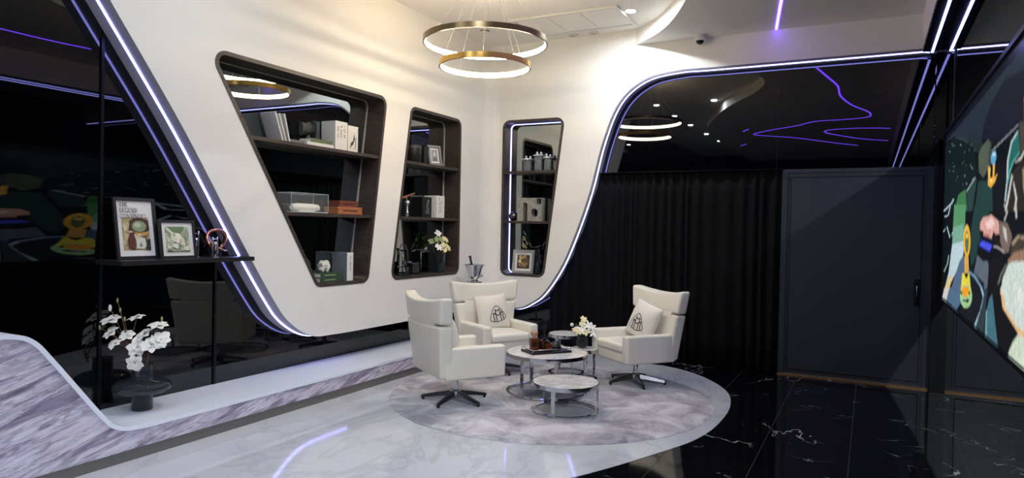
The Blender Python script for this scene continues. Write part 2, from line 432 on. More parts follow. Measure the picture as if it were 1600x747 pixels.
# dark glass behind the arch
MB().box(-4.9, -3.76, YG, YG+0.02, 0, 0.9).build('black_glass_panel', 'black_glass', wall_back)
MB().box(-3.76, -0.90, YG+0.06, YG+0.08, 0, 2.34).build('backing_panel', 'charcoal', wall_back)
MB().box(-4.9, -3.76, YG+0.02, YG+0.08, 0.9, 2.325).build('backing_panel', 'charcoal', wall_back)
for (x0, x1) in ((-4.9, -0.965), (-0.962, 0.58), (0.72, 1.35), (1.352, 4.0)):
    MB().box(x0, x1, YG-0.01, YG+0.01, 2.325, ZC).build('mirror_panel', 'black_mirror', wall_back)
MB().box(0.58, 0.72, 8.27, 8.42, 0, 2.33).build('column', 'black_paint', wall_back)
MB().box(0.57, 0.73, 8.30, 8.42, 2.33, 3.495).build('column_head', 'black_mirror', wall_back)

# display niches sunk into the white walls
def niche(loop, F, d_front, d_back, parent, shelves, lit, lit_side):
    outer = offset_loop(loop, 0.012); inner = offset_loop(loop, -0.022)
    k = len(loop); sgn = 1 if d_back > d_front else -1
    mb = MB(); df = d_front - sgn*0.006
    rows = [[F(p[0], p[1], d_back) for p in inner], [F(p[0], p[1], df) for p in inner], [F(p[0], p[1], df) for p in outer], [F(p[0], p[1], d_front+sgn*0.004) for p in outer]]
    for r in rows: mb.v += [Vector(p) for p in r]
    for a in range(3):
        for i in range(k): j = (i+1) % k; mb.f.append([a*k+i, a*k+j, (a+1)*k+j, (a+1)*k+i])
    lining = mb.build('niche_lining', 'dark_wood', parent, True, autosmooth=30)
    m2 = MB(); m2.prism(inner, F, d_back, d_back+sgn*0.006); m2.build('mirror', 'niche_mirror', lining)
    for zs in shelves:
        xs = []
        for i in range(k):
            a, b = inner[i], inner[(i+1) % k]
            if (a[1]-zs)*(b[1]-zs) < 0: t = (zs-a[1])/(b[1]-a[1]); xs.append(a[0]+t*(b[0]-a[0]))
        x0, x1 = min(xs), max(xs); slope = []
        for zz in (zs-0.016, zs+0.016):
            q = []
            for i in range(k):
                a, b = inner[i], inner[(i+1) % k]
                if (a[1]-zz)*(b[1]-zz) < 0: t = (zz-a[1])/(b[1]-a[1]); q.append(a[0]+t*(b[0]-a[0]))
            slope.append((min(q), max(q)))
        pl = [(slope[0][0], zs-0.016), (slope[0][1], zs-0.016), (slope[1][1], zs+0.016), (slope[1][0], zs+0.016)]
        MB().prism(pl, F, d_front+sgn*0.012, d_back-sgn*0.001).build('shelf', 'dark_wood', lining)
    mb = MB(); path = [p for p in inner]
    path = path[lit_side[0]:lit_side[1]] if lit_side else path
    ar = sum(inner[i][0]*inner[(i+1) % k][1]-inner[(i+1) % k][0]*inner[i][1] for i in range(k))
    ribbon(mb, path, F, d_back-sgn*0.012, d_back-sgn*0.001, 0.0005, 0.006, -1 if ar > 0 else 1)
    mb.build('led_strip', lit, lining)
    return lining
SH_HI, SH_LO = 2.325, 1.690
n1 = niche(N1, FX, XW, XG+0.018, wall_left, (SH_HI, SH_LO), 'led_off', (2, 24))
n2 = niche(N2, FX, XW, XG+0.018, wall_left, (SH_HI, SH_LO), 'led_off', (2, 24))
n3 = niche(N3[24:]+N3[:24], FY, YW, YG-0.02, wall_back, (2.345, 1.68), 'led_white', (0, 24))

# ceiling
ceiling = struct(MB().box(-4.95, 4.0, -6.0, 8.45, ZC, ZC+0.1).build('ceiling', 'ceiling_paint'))
SW = catmull([(-2.66, 8.26), (-2.41, 8.02), (-2.19, 7.77), (-1.95, 7.40), (-1.66, 6.80), (-1.46, 6.2), (-1.47, 5.75), (-1.60, 5.3), (-1.80, 4.87), (-2.13, 4.28), (-2.48, 3.55), (-2.80, 2.68), (-3.10, 1.8), (-3.32, 0.6), (-3.40, -1.0), (-3.40, -6.0)], 5)
SW = [(p.x, p.y) for p in SW]
drop = struct(MB().prism(SW+[(4.0, -6.0), (4.0, 8.26)], FZ, ZD, ZC-0.001).build('ceiling_dropped', 'ceiling_paint', smooth=True, autosmooth=30), 'dropped ceiling with swooping lit edge')
mb = MB(); ribbon(mb, SW[2:-4], FZ, ZC-0.155, ZC-0.03, 0.001, 0.008, -1); cove = mb.build('cove_led_strip', 'led_cove', drop)
def violet(pts, w=0.012):
    pp = [(p.x, p.y) for p in catmull(pts, 6)] if len(pts) > 2 else pts
    mb = MB(); ribbon(mb, pp, FZ, ZD-0.006, ZD-0.0005, -w, w); return mb.build('violet_led_strip', 'led_violet', drop)
violet([(-0.98, 8.18), (-0.82, 7.18), (-0.71, 6.56), (-0.60, 5.87), (-0.49, 5.11), (-0.48, 4.28), (-0.34, 3.36), (-0.10, 2.56), (-0.04, 2.16), (-0.10, 1.83), (-0.49, 1.68), (-1.02, 1.62), (-1.42, 1.14), (-2.05, 0.60), (-2.43, 0.08), (-2.15, -0.30), (-1.6, -0.85), (-0.89, -2.0), (-0.33, -2.8)])
violet([(0.33, 0.12), (-0.23, 0.35), (-0.78, 0.30), (-0.94, 0.02), (-0.80, -0.46), (-0.24, -1.46), (0.33, -2.02)])
violet([(-2.58, 0.64), (-2.42, 0.95)]); violet([(-3.05, -2.0), (-2.87, -1.71)])
# beam over the screen
beam = struct(MB().box(0.43, 0.77, -6.0, 8.19, 3.50, ZD).build('ceiling_beam', 'ceiling_paint'), 'white beam with black underside and two light lines')
MB().box(0.435, 0.588, -6.0, 8.19, 3.478, 3.499).build('soffit_panel', 'black_paint', beam)
MB().box(0.594, 0.765, -6.0, 8.19, 3.478, 3.499).build('soffit_panel', 'black_paint', beam)
MB().box(0.588, 0.594, -6.0, 8.19, 3.484, 3.499).build('seam_strip', 'frame_grey', beam)
for x in (0.52, 0.68): MB().box(x-0.011, x+0.011, -6.0, 8.22, 3.470, 3.4775).build('led_strip', 'led_white', beam)
# remaining walls
struct(MB().box(4.0, 4.1, -6.0, 8.45, 0, ZC).build('wall_right', 'charcoal'))
struct(MB().box(-4.95, 4.0, -6.1, -6.0, 0, ZC).build('wall_front', 'charcoal'))

# floor: black and white marble tiles
floor = struct(MB().box(-4.95, 4.0, -6.0, 8.45, -0.06, -0.0045).build('floor', 'grout'))
FE = catmull([(-3.2, 8.40), (-2.45, 8.20), (-1.90, 7.98), (-1.52, 7.62), (-1.23, 7.12), (-1.10, 6.55), (-1.08, 5.95), (-1.13, 5.45), (-1.27, 5.0), (-1.66, 4.12), (-2.2, 3.3), (-2.75, 2.45), (-3.1, 1.5), (-3.25, 0.2), (-3.3, -6.0)], 8)
FE = [(p.x, p.y) for p in FE]
WHITE = FE + [(-4.95, -6.0), (-4.95, 8.40)]
def clip(poly, a, v, keep_less):
    out = []
    for i in range(len(poly)):
        p, q = poly[i-1], poly[i]; ip = (p[a] <= v) == keep_less; iq = (q[a] <= v) == keep_less
        if ip != iq: t = (v-p[a])/(q[a]-p[a]); out.append((p[0]+t*(q[0]-p[0]), p[1]+t*(q[1]-p[1])))
        if iq: out.append(q)
    return out
def area(poly): return abs(sum(poly[i-1][0]*poly[i][1]-poly[i][0]*poly[i-1][1] for i in range(len(poly))))/2
G = 0.0006
def inside(poly, x, y):
    c = False
    for i in range(len(poly)):
        (x0, y0), (x1, y1) = poly[i-1], poly[i]
        if (y0 > y) != (y1 > y) and x < (x1-x0)*(y-y0)/(y1-y0)+x0: c = not c
    return c
xs = [-5.0+0.9*i for i in range(6)]; ys = [-6.3+1.8*i for i in range(10)]
for i in range(5):
    for j in range(9):
        off = 0.9 if i % 2 else 0
        pl = clip(clip(clip(clip(WHITE, 0, xs[i]+G, False), 0, xs[i+1]-G, True), 1, ys[j]+off-0.9+G, False), 1, ys[j+1]+off-0.9-G, True)
        if len(pl) > 2 and area(pl) > 0.01:
            MB().prism(pl, FZ, -0.0044, 0.0).build('white_tile', 'white_marble_floor', floor)
bx = [-3.05, -2.46, -1.86, -1.27, -0.68, -0.09, 0.64, 1.23, 1.82, 2.41, 3.0, 4.0]
for i in range(len(bx)-1):
    oy = (0.0, 0.35, 0.9, 0.2)[i % 4]
    for j in range(12):
        y0, y1 = -6.5+1.3*j+oy, -5.2+1.3*j+oy
        y0, y1 = max(-6, y0), min(8.45, y1)
        if y1-y0 < 0.05: continue
        if all(inside(WHITE, a, b) for a in (bx[i], (bx[i]+bx[i+1])/2, bx[i+1]) for b in (y0, y0*0.75+y1*0.25, (y0+y1)/2, y0*0.25+y1*0.75, y1)): continue
        MB().box(bx[i]+0.002, bx[i+1]-0.002, y0+0.002, y1-0.002, -0.0044, -0.002).build('black_tile', 'black_marble_floor', floor)

# doors in the dark back wall
def door(name, x0, x1, hinge_right):
    d = struct(MB().box(x0, x1, YG-0.03, YG+0.05, 2.285, 2.325).build(name, 'door_black'), 'flush black panelled door')
    MB().box(x0, x0+0.06, YG-0.03, YG+0.05, 0.0, 2.285).build('jamb', 'door_black', d)
    MB().box(x1-0.06, x1, YG-0.03, YG+0.05, 0.0, 2.285).build('jamb', 'door_black', d)
    a, b = x0+0.064, x1-0.064
    leaf = MB().box(a, b, YG-0.02, YG+0.03, 0.02, 2.28).build('leaf', 'door_black', d)
    for (p, q, r, s_) in ((a+0.02, a+0.032, 0.06, 2.24), (b-0.032, b-0.02, 0.06, 2.24), (a+0.032, b-0.032, 0.06, 0.072), (a+0.032, b-0.032, 2.228, 2.24)):
        MB().box(p, q, YG-0.024, YG-0.0205, r, s_).build('groove', 'groove_black', leaf)
    hx = b-0.06
    MB().rbox(hx, YG-0.030, 1.01, 0.022, 0.009, 0.14, 0.006).build('handle_plate', 'black_metal', leaf)
    MB().tube([(hx, YG-0.04, 1.08), (hx, YG-0.075, 1.08), (hx, YG-0.075, 0.90), (hx, YG-0.04, 0.90)], 0.008).build('handle', 'dark_chrome', leaf, True)
    MB().box(x0, x1, YG-0.075, YG-0.031, -0.001, 0.012).build('threshold', 'brass_strip', d)
    return d
door('door_1', -0.895, 0.575, True)
door('door_2', 0.725, 2.20, True)
MB().box(2.20, 4.0, YG-0.01, YG+0.01, 0, 2.325).build('black_panel', 'door_black', wall_back)
SCREEN=[((34,46,47),[(8.017,2.532),(4.106,2.529),(4.087,2.414),(4.631,2.48),(5.119,2.429),(5.397,2.352),(5.493,2.256),(5.454,2.213),(5.626,2.168),(5.83,2.212),(6.218,2.337),(7.138,2.478)]),
((20,26,30),[(5.433,2.249),(5.397,2.352),(5.119,2.429),(4.631,2.48),(4.087,2.414),(4.049,2.171),(4.208,2.163),(5.008,2.119)]),
((16,30,29),[(8.009,2.479),(7.145,2.476),(6.272,2.338),(5.835,2.213),(5.723,2.126),(5.702,2.033),(5.79,2.015),(6.216,1.955),(7.012,1.819),(7.999,1.849)]),
((46,58,55),[(7.147,2.484),(6.314,2.357),(6.121,2.302),(6.267,2.315),(7.142,2.465)]),
((120,135,130),[(7.157,2.397),(7.187,2.395),(7.239,2.403),(7.242,2.411),(7.19,2.407)]),
((120,135,130),[(7.344,2.435),(7.375,2.432),(7.431,2.441),(7.433,2.449),(7.379,2.445)]),
((120,135,130),[(5.866,2.012),(5.892,2.007),(5.938,2.013),(5.939,2.021),(5.895,2.02)]),
((120,135,130),[(7.141,2.214),(7.168,2.211),(7.214,2.217),(7.216,2.224),(7.171,2.222)]),
((120,135,130),[(7.306,2.413),(7.332,2.411),(7.378,2.418),(7.38,2.425),(7.335,2.422)]),
((120,135,130),[(5.849,2.001),(5.875,1.996),(5.922,2.002),(5.924,2.01),(5.878,2.009)]),
((120,135,130),[(6.105,2.245),(6.125,2.242),(6.16,2.248),(6.161,2.254),(6.127,2.252)]),
((120,135,130),[(6.323,2.07),(6.355,2.065),(6.412,2.072),(6.415,2.081),(6.359,2.08)]),
((120,135,130),[(5.984,2.269),(6.008,2.265),(6.051,2.273),(6.052,2.28),(6.011,2.278)]),
((120,135,130),[(6.289,2.15),(6.308,2.148),(6.34,2.152),(6.341,2.157),(6.31,2.156)]),
((120,135,130),[(6.657,2.345),(6.694,2.342),(6.761,2.352),(6.764,2.363),(6.699,2.358)]),
((120,135,130),[(5.976,2.107),(5.995,2.105),(6.027,2.109),(6.029,2.115),(5.997,2.114)]),
((120,135,130),[(5.894,2.092),(5.922,2.087),(5.972,2.094),(5.974,2.103),(5.926,2.102)]),
((120,135,130),[(6.002,2.123),(6.023,2.12),(6.06,2.126),(6.061,2.132),(6.026,2.131)]),
((120,135,130),[(6.421,2.19),(6.44,2.188),(6.473,2.192),(6.475,2.198),(6.442,2.196)]),
((120,135,130),[(6.942,2.084),(6.961,2.081),(6.995,2.085),(6.997,2.09),(6.964,2.09)]),
((120,135,130),[(7.535,2.209),(7.565,2.206),(7.617,2.212),(7.619,2.219),(7.568,2.217)]),
((120,135,130),[(6.525,2.185),(6.549,2.182),(6.59,2.187),(6.592,2.194),(6.552,2.192)]),
((120,135,130),[(5.809,2.212),(5.829,2.209),(5.863,2.215),(5.865,2.221),(5.831,2.219)]),
((120,135,130),[(7.172,2.176),(7.199,2.173),(7.246,2.179),(7.248,2.186),(7.202,2.184)]),
((120,135,130),[(6.836,2.103),(6.862,2.099),(6.906,2.105),(6.908,2.112),(6.865,2.11)]),
((120,135,130),[(6.448,2.014),(6.466,2.012),(6.497,2.015),(6.499,2.02),(6.468,2.02)]),
((120,135,130),[(7.528,2.384),(7.573,2.381),(7.65,2.392),(7.654,2.403),(7.578,2.398)]),
((120,135,130),[(6.406,2.261),(6.428,2.258),(6.467,2.264),(6.469,2.271),(6.43,2.269)]),
((120,135,130),[(7.258,2.257),(7.28,2.255),(7.317,2.26),(7.318,2.266),(7.282,2.264)]),
((120,135,130),[(6.189,2.0),(6.222,1.995),(6.28,2.002),(6.282,2.011),(6.226,2.01)]),
((42,66,64),[(6.214,1.946),(5.791,2.019),(5.676,1.998),(5.865,1.784),(6.177,1.793)]),
((150,170,165),[(6.203,1.939),(5.732,2.013),(5.787,2.021),(6.267,1.947)]),
((62,120,74),[(6.774,1.948),(6.292,1.964),(6.177,1.793),(7.06,1.821)]),
((170,190,200),[(7.943,1.843),(7.231,1.893),(7.084,1.925),(7.195,1.935),(7.331,1.905),(8.055,1.856)]),
((34,62,60),[(5.6,1.976),(4.999,1.949),(4.947,1.756),(5.737,1.78)]),
((34,62,60),[(5.747,1.825),(4.991,1.795),(5.121,1.73),(5.453,1.695),(5.456,1.632),(5.403,1.592),(5.659,1.435),(5.838,1.386),(5.928,1.486),(5.902,1.659)]),
((18,18,24),[(4.987,2.006),(4.822,2.061),(4.502,2.029),(4.472,1.861),(4.525,1.743),(4.947,1.756)]),
((84,92,80),[(5.22,2.217),(5.14,2.189),(5.18,2.022),(5.378,1.985),(5.585,2.04),(5.64,2.159),(5.505,2.197)]),
((60,70,62),[(5.141,2.193),(5.067,2.177),(5.078,2.043),(5.18,2.022)]),
((92,165,205),[(5.031,2.115),(4.895,2.107),(4.858,2.072),(4.935,2.016),(5.066,2.053),(5.088,2.095)]),
((190,220,230),[(5.007,2.107),(4.917,2.105),(4.903,2.08),(5.012,2.087)]),
((232,176,70),[(5.175,2.044),(5.074,2.024),(5.086,1.963),(4.988,1.963),(4.985,2.042),(4.91,2.024),(4.914,1.954),(4.804,1.969),(4.882,1.927),(5.036,1.901),(5.17,1.925)]),
((250,225,140),[(5.131,2.022),(5.096,2.015),(5.094,1.956),(4.976,1.948),(4.973,1.933),(5.091,1.941)]),
((150,160,158),[(5.04,2.118),(4.209,2.161),(4.23,2.167),(5.072,2.126)]),
((38,104,100),[(4.214,2.132),(4.158,2.019),(4.32,1.987),(4.45,1.942),(4.502,2.029),(4.374,2.104)]),
((190,215,212),[(4.23,2.136),(4.408,2.103),(4.501,2.017),(4.501,1.914),(4.554,1.794),(4.513,1.792),(4.461,1.911),(4.461,2.012),(4.372,2.096),(4.199,2.128)]),
((90,170,160),[(4.18,2.023),(4.339,1.996),(4.436,1.948),(4.498,1.889),(4.455,1.884),(4.395,1.943),(4.302,1.99),(4.149,2.016)]),
((70,66,54),[(4.19,2.176),(4.046,2.155),(4.022,2.004),(4.165,2.022)]),
((45,40,36),[(4.344,1.933),(4.158,1.977),(4.019,1.981),(3.978,1.726),(4.487,1.742),(4.436,1.858)]),
((205,205,200),[(4.48,1.741),(4.404,1.818),(4.324,1.923),(4.286,1.849),(4.229,1.798),(4.267,1.736),(4.221,1.733),(4.184,1.796),(4.24,1.848),(4.362,1.931),(4.454,1.822),(4.532,1.744)]),
((200,200,190),[(4.256,1.977),(4.111,1.982),(4.006,2.012),(4.043,2.02),(4.146,1.991),(4.283,1.987)]),
((150,140,110),[(4.074,1.929),(4.012,1.941),(3.988,1.787),(4.044,1.835)]),
((190,120,98),[(4.097,2.28),(4.066,2.281),(4.046,2.155),(4.072,2.171)]),
((88,148,104),[(7.076,1.877),(6.263,1.845),(6.255,1.662),(6.301,1.542),(7.155,1.458),(7.115,1.669)]),
((122,172,150),[(7.118,1.679),(6.379,1.7),(6.301,1.542),(7.149,1.437)]),
((188,208,216),[(7.146,1.532),(6.285,1.57),(6.318,1.459),(6.656,1.342),(7.371,1.126),(7.518,1.064),(7.806,1.042),(7.362,1.279)]),
((222,196,140),[(7.382,1.235),(7.002,1.266),(7.266,1.134),(7.518,1.064),(7.855,1.038)]),
((175,205,210),[(7.899,1.846),(7.417,1.881),(7.616,1.799),(7.938,1.798),(7.9,1.787),(7.525,1.792),(7.342,1.884),(7.976,1.857)]),
((175,205,210),[(7.924,1.643),(7.687,1.692),(7.379,1.586),(7.067,1.635),(7.146,1.64),(7.314,1.593),(7.619,1.699),(8.021,1.649)]),
((140,165,165),[(7.455,1.43),(7.541,1.35),(7.864,1.258),(7.763,1.258),(7.445,1.351),(7.359,1.431)]),
((86,106,132),[(6.545,1.405),(6.295,1.459),(6.133,1.17),(7.464,1.068),(7.072,1.168)]),
((205,205,196),[(7.73,1.109),(7.217,1.144),(7.503,1.013),(7.893,1.005)]),
((82,108,136),[(7.268,1.14),(6.41,1.199),(6.329,1.102),(6.649,1.005),(7.501,1.008)]),
((20,40,60),[(5.937,1.382),(5.642,1.361),(5.51,1.304),(5.793,1.196),(5.877,1.273)]),
((24,27,31),[(5.804,1.24),(5.388,1.269),(5.237,1.218),(5.558,1.005),(6.478,1.005),(6.304,1.095),(5.774,1.116)]),
((24,27,31),[(5.814,1.285),(5.629,1.305),(5.391,1.279),(5.299,1.234),(5.793,1.196)]),
((120,150,180),[(5.963,1.341),(5.672,1.323),(5.375,1.278),(5.26,1.235),(5.182,1.245),(5.298,1.288),(5.598,1.335),(5.894,1.354)]),
((150,185,205),[(5.343,1.271),(5.227,1.219),(5.339,1.126),(5.587,1.005),(5.509,1.005),(5.267,1.13),(5.156,1.225),(5.272,1.278)]),
((92,104,116),[(5.549,1.479),(5.039,1.448),(5.024,1.255),(5.145,1.246),(5.234,1.305),(5.699,1.342)]),
((26,30,34),[(5.703,1.358),(5.61,1.355),(5.183,1.308),(5.18,1.293)]),
((50,62,68),[(5.153,1.285),(5.032,1.293),(5.106,1.177),(5.143,1.005),(5.5,1.005),(5.236,1.188)]),
((20,20,23),[(5.017,1.456),(4.413,1.527),(4.648,1.355),(4.674,1.282),(5.072,1.251)]),
((20,20,23),[(5.032,1.293),(4.601,1.323),(4.506,1.226),(4.053,1.158),(4.05,1.138),(4.196,1.069),(4.301,1.005),(4.581,1.005),(4.725,1.11),(4.865,1.269)]),
((70,112,126),[(5.074,1.143),(4.972,1.233),(4.865,1.269),(4.752,1.141),(4.621,1.005),(5.02,1.005)]),
((110,160,170),[(5.098,1.141),(5.043,1.161),(5.021,1.005),(5.094,1.005)]),
((235,182,60),[(5.915,1.573),(5.916,1.537),(5.937,1.504),(5.976,1.477),(6.029,1.459),(6.093,1.451),(6.161,1.455),(6.227,1.471),(6.284,1.497),(6.325,1.531),(6.346,1.57),(6.344,1.608),(6.32,1.643),(6.277,1.67),(6.218,1.687),(6.152,1.692),(6.084,1.686),(6.021,1.668),(5.97,1.642),(5.933,1.609)]),
((95,110,70),[(6.014,1.563),(6.015,1.531),(6.031,1.504),(6.06,1.485),(6.1,1.478),(6.142,1.483),(6.182,1.501),(6.213,1.528),(6.23,1.561),(6.23,1.594),(6.212,1.623),(6.181,1.641),(6.141,1.647),(6.098,1.641),(6.059,1.622),(6.03,1.595)]),
((240,200,90),[(6.06,1.607),(6.07,1.595),(6.104,1.587),(6.148,1.587),(6.187,1.594),(6.204,1.607),(6.193,1.62),(6.158,1.628),(6.114,1.627),(6.076,1.62)]),
((240,200,120),[(6.153,1.697),(6.068,1.643),(6.213,1.643)]),
((214,166,90),[(6.263,1.451),(6.003,1.458),(5.947,1.338),(6.209,1.325)]),
((226,214,70),[(6.358,1.309),(6.247,1.328),(6.089,1.287),(5.929,1.348),(5.793,1.196),(6.421,1.148)]),
((160,205,150),[(5.739,1.186),(5.747,1.162),(5.779,1.138),(5.835,1.115),(5.911,1.096),(6.002,1.08),(6.102,1.071),(6.203,1.068),(6.296,1.074),(6.373,1.086),(6.426,1.106),(6.449,1.13),(6.439,1.157),(6.398,1.184),(6.33,1.208),(6.243,1.228),(6.144,1.241),(6.043,1.248),(5.947,1.247),(5.864,1.24),(5.8,1.226),(5.757,1.208)]),
((226,205,70),[(6.449,1.196),(5.804,1.24),(5.857,1.185),(6.317,1.15)]),
((238,160,50),[(5.929,1.206),(5.943,1.187),(5.993,1.168),(6.069,1.154),(6.158,1.147),(6.243,1.149),(6.306,1.159),(6.332,1.176),(6.316,1.197),(6.26,1.216),(6.179,1.23),(6.089,1.236),(6.008,1.233),(5.952,1.222)]),
((20,40,30),[(6.271,1.121),(6.123,1.129),(5.95,1.152),(5.881,1.149),(5.977,1.119),(6.12,1.12),(6.229,1.106)]),
((20,40,30),[(6.405,1.181),(6.324,1.177),(6.317,1.15),(6.421,1.151)]),
((20,40,30),[(5.917,1.215),(5.847,1.203),(5.888,1.179),(5.939,1.192)]),
((216,164,154),[(5.453,1.695),(5.324,1.728),(4.979,1.734),(4.71,1.69),(4.677,1.622),(4.801,1.616),(4.892,1.637),(4.951,1.591),(5.299,1.612),(5.278,1.635),(5.46,1.651)]),
((240,205,200),[(5.212,1.691),(4.976,1.716),(4.836,1.685),(4.963,1.651),(5.129,1.653)]),
((190,120,110),[(5.276,1.627),(5.098,1.619),(4.951,1.591),(5.246,1.608)]),
((16,16,42),[(5.55,1.539),(5.325,1.606),(4.869,1.586),(4.881,1.514),(5.074,1.502)]),
((74,84,228),[(5.483,1.546),(5.346,1.579),(4.917,1.555),(5.019,1.514)]),
((14,14,18),[(5.5,1.52),(5.074,1.502),(5.041,1.456),(5.265,1.448),(5.489,1.472)]),
((118,104,94),[(4.69,1.69),(4.44,1.679),(4.288,1.609),(4.376,1.522),(4.559,1.518),(4.65,1.582)]),
((205,200,195),[(4.586,1.662),(4.47,1.647),(4.421,1.571),(4.518,1.603)]),
((30,26,26),[(4.889,1.623),(4.65,1.582),(4.562,1.531),(4.81,1.55)]),
((200,195,190),[(4.88,1.545),(4.734,1.541),(4.514,1.519),(4.493,1.525),(4.715,1.547),(4.87,1.552)]),
((190,190,185),[(4.571,1.778),(4.472,1.737),(4.556,1.695),(4.513,1.692),(4.428,1.736),(4.529,1.779)]),
((190,190,185),[(4.239,1.766),(4.212,1.699),(4.167,1.699),(4.194,1.765)]),
((70,60,52),[(4.284,1.585),(4.129,1.615),(3.961,1.621),(3.951,1.554),(4.116,1.539),(4.337,1.498)]),
((170,150,128),[(4.252,1.563),(4.112,1.601),(3.965,1.593),(3.951,1.605),(4.143,1.612),(4.311,1.57)]),
((150,118,98),[(4.404,1.477),(4.241,1.525),(3.95,1.551),(3.94,1.487),(4.365,1.46)]),
((110,110,104),[(4.459,1.458),(4.62,1.392),(4.693,1.34),(4.638,1.341),(4.569,1.391),(4.413,1.456)]),
((206,216,210),[(4.383,1.459),(4.266,1.479),(3.941,1.493),(3.917,1.34),(4.595,1.288),(4.533,1.375)]),
((206,216,210),[(4.601,1.323),(3.921,1.369),(3.887,1.151),(4.053,1.158),(4.284,1.191),(4.507,1.232)]),
((226,186,136),[(4.601,1.323),(4.52,1.302),(4.396,1.23),(4.086,1.172),(3.889,1.167),(3.885,1.14),(4.05,1.141),(4.213,1.169),(4.505,1.222)]),
((224,226,222),[(4.116,1.356),(3.997,1.364),(3.969,1.276),(4.037,1.246)]),
((205,216,196),[(4.05,1.14),(3.884,1.137),(3.861,1.005),(4.301,1.005),(4.197,1.075)])]

# ---------------------------------------------------------------- plinth along the left wall
plinth = thing('display_plinth', 'low marble-fronted plinth with white top, rising to a counter at the left', 'plinth', (0, 0, 0))
PROF = catmull([(-1.5, 0.945), (1.6, 0.945), (2.0, 0.945), (2.18, 0.935), (2.29, 0.885), (2.40, 0.755), (2.70, 0.355), (2.80, 0.262), (2.93, 0.232), (3.2, 0.228), (4.0, 0.228), (8.38, 0.228)], 7)
PROF = [(p.x, p.y) for p in PROF]
mb = MB(); ribbon(mb, PROF, FX, XG+0.002, -4.308, 0.0, 0.028, 1); mb.build('top_slab', 'ledge_white', plinth, True, autosmooth=30)
inner = []
for i, p in enumerate(PROF):
    a = Vector(PROF[max(0, i-1)]); b = Vector(PROF[min(len(PROF)-1, i+1)]); t = (b-a).normalized(); inner.append((p[0]+t.y*0.028, p[1]-t.x*0.028))
MB().prism(inner+[(8.38, 0.078), (-1.5, 0.078)], FX, -4.40, -4.32).build('marble_front', 'plinth_marble', plinth)
MB().box(-4.42, -4.335, -1.5, 8.38, 0.0, 0.077).build('toe_kick', 'toe_grey', plinth)
sk = thing('wall_socket', 'small white socket plate low on the marble plinth behind the left armchair', 'socket', (-4.3195, 5.56, 0.16))
MB().rbox(0, 0, 0, 0.006, 0.038, 0.038, 0.004).build('plate', 'plastic_white', sk)
MB().box(0.0061, 0.008, -0.012, -0.006, -0.008, 0.008).box(0.0061, 0.008, 0.006, 0.012, -0.008, 0.008).build('slots', 'ink_dark', sk)

# ---------------------------------------------------------------- armchairs
def make_chair():
    t = thing('armchair', '', 'armchair', (0, 0, 0), 0, 'white swivel armchairs around the coffee tables')
    SL = 0.17
    for s in (-1, 1):
        MB().rbox(s*0.291, 0.035, 0.400, 0.052, 0.300, 0.140, 0.024, 3, 2, fn=lambda x, y, z: (x, y-(0.02*z/0.14 if y < 0 else 0), z)).build('arm', 'leather', t, True)
    MB().rbox(0, 0.03, 0.315, 0.238, 0.292, 0.055, 0.018, 2, 1).build('seat_base', 'leather', t, True)
    MB().rbox(0, 0.075, 0.408, 0.236, 0.268, 0.045, 0.03, 3, 4, fn=lambda x, y, z: (x, y, z+(0.018*(1-(x/0.236)**2)*(1-(y/0.268)**2) if z > 0 else 0))).build('seat_cushion', 'leather', t, True)
    def back_fn(zc, w0, w1, dip, conc):
        def f(x, y, z):
            za = zc+z; k = (za-0.28)/0.70; sx = w0+(w1-w0)*k; xx = x*sx
            u = x/0.33
            return (xx, y - SL*(za-0.28) + conc*u*u*max(0.0, k), z - dip*(1-u*u)*max(0, z)/0.11)
        return f
    MB().rbox(0, -0.232, 0.505, 0.33, 0.060, 0.232, 0.026, 3, 6, fn=back_fn(0.505, 0.98, 1.30, 0.0, 0.06)).build('backrest', 'leather', t, True)
    MB().rbox(0, -0.232, 0.868, 0.33, 0.060, 0.118, 0.028, 3, 6, fn=back_fn(0.868, 0.98, 1.325, 0.042, 0.068)).build('headrest', 'leather', t, True)
    MB().rbox(0, -0.232-SL*0.465, 0.745, 0.27, 0.0555, 0.045, 0.008, 2, 5, fn=lambda x, y, z: (x, y-SL*z+0.055*(x/0.33)**2*0.66, z)).build('back_spine', 'leather', t, True)
    MB().lathe([(0.026, 0.06), (0.026, 0.19), (0.034, 0.195), (0.034, 0.235), (0.09, 0.24), (0.09, 0.262)], 20).build('column', 'chrome', t, True, autosmooth=40)
    MB().rbox(0.10, 0.04, 0.247, 0.045, 0.02, 0.012, 0.006).build('lever', 'black_metal', t, True)
    base = MB().lathe([(0.0, 0.03), (0.045, 0.035), (0.052, 0.06), (0.05, 0.09), (0.03, 0.105), (0, 0.105)], 20).build('hub', 'chrome', t, True, autosmooth=40)
    for k in range(5):
        a = math.radians(90+72*k); M = Matrix.Rotation(a, 4, 'Z')
        vs = []
        for (r, hw, z0, z1) in ((0.03, 0.026, 0.052, 0.094), (0.17, 0.021, 0.036, 0.070), (0.30, 0.015, 0.018, 0.042), (0.318, 0.010, 0.018, 0.036)):
            vs += [M @ Vector((r, -hw, z0)), M @ Vector((r, hw, z0)), M @ Vector((r, hw*0.55, z1)), M @ Vector((r, -hw*0.55, z1))]
        fs = [(0, 1, 2, 3), (15, 14, 13, 12)]
        for q in range(3):
            for j in range(4): fs.append((q*4+j, q*4+(j+1) % 4, q*4+4+(j+1) % 4, q*4+4+j))
        leg = MB().add(vs, fs).build('leg', 'dark_chrome', t)
        c = M @ Vector((0.30, 0, 0)); MB().lathe([(0.013, 0.0), (0.013, 0.018)], 10, (c.x, c.y, 0)).build('glide', 'black_metal', leg)
    return t
RUGZ = 0.016
chair = make_chair()
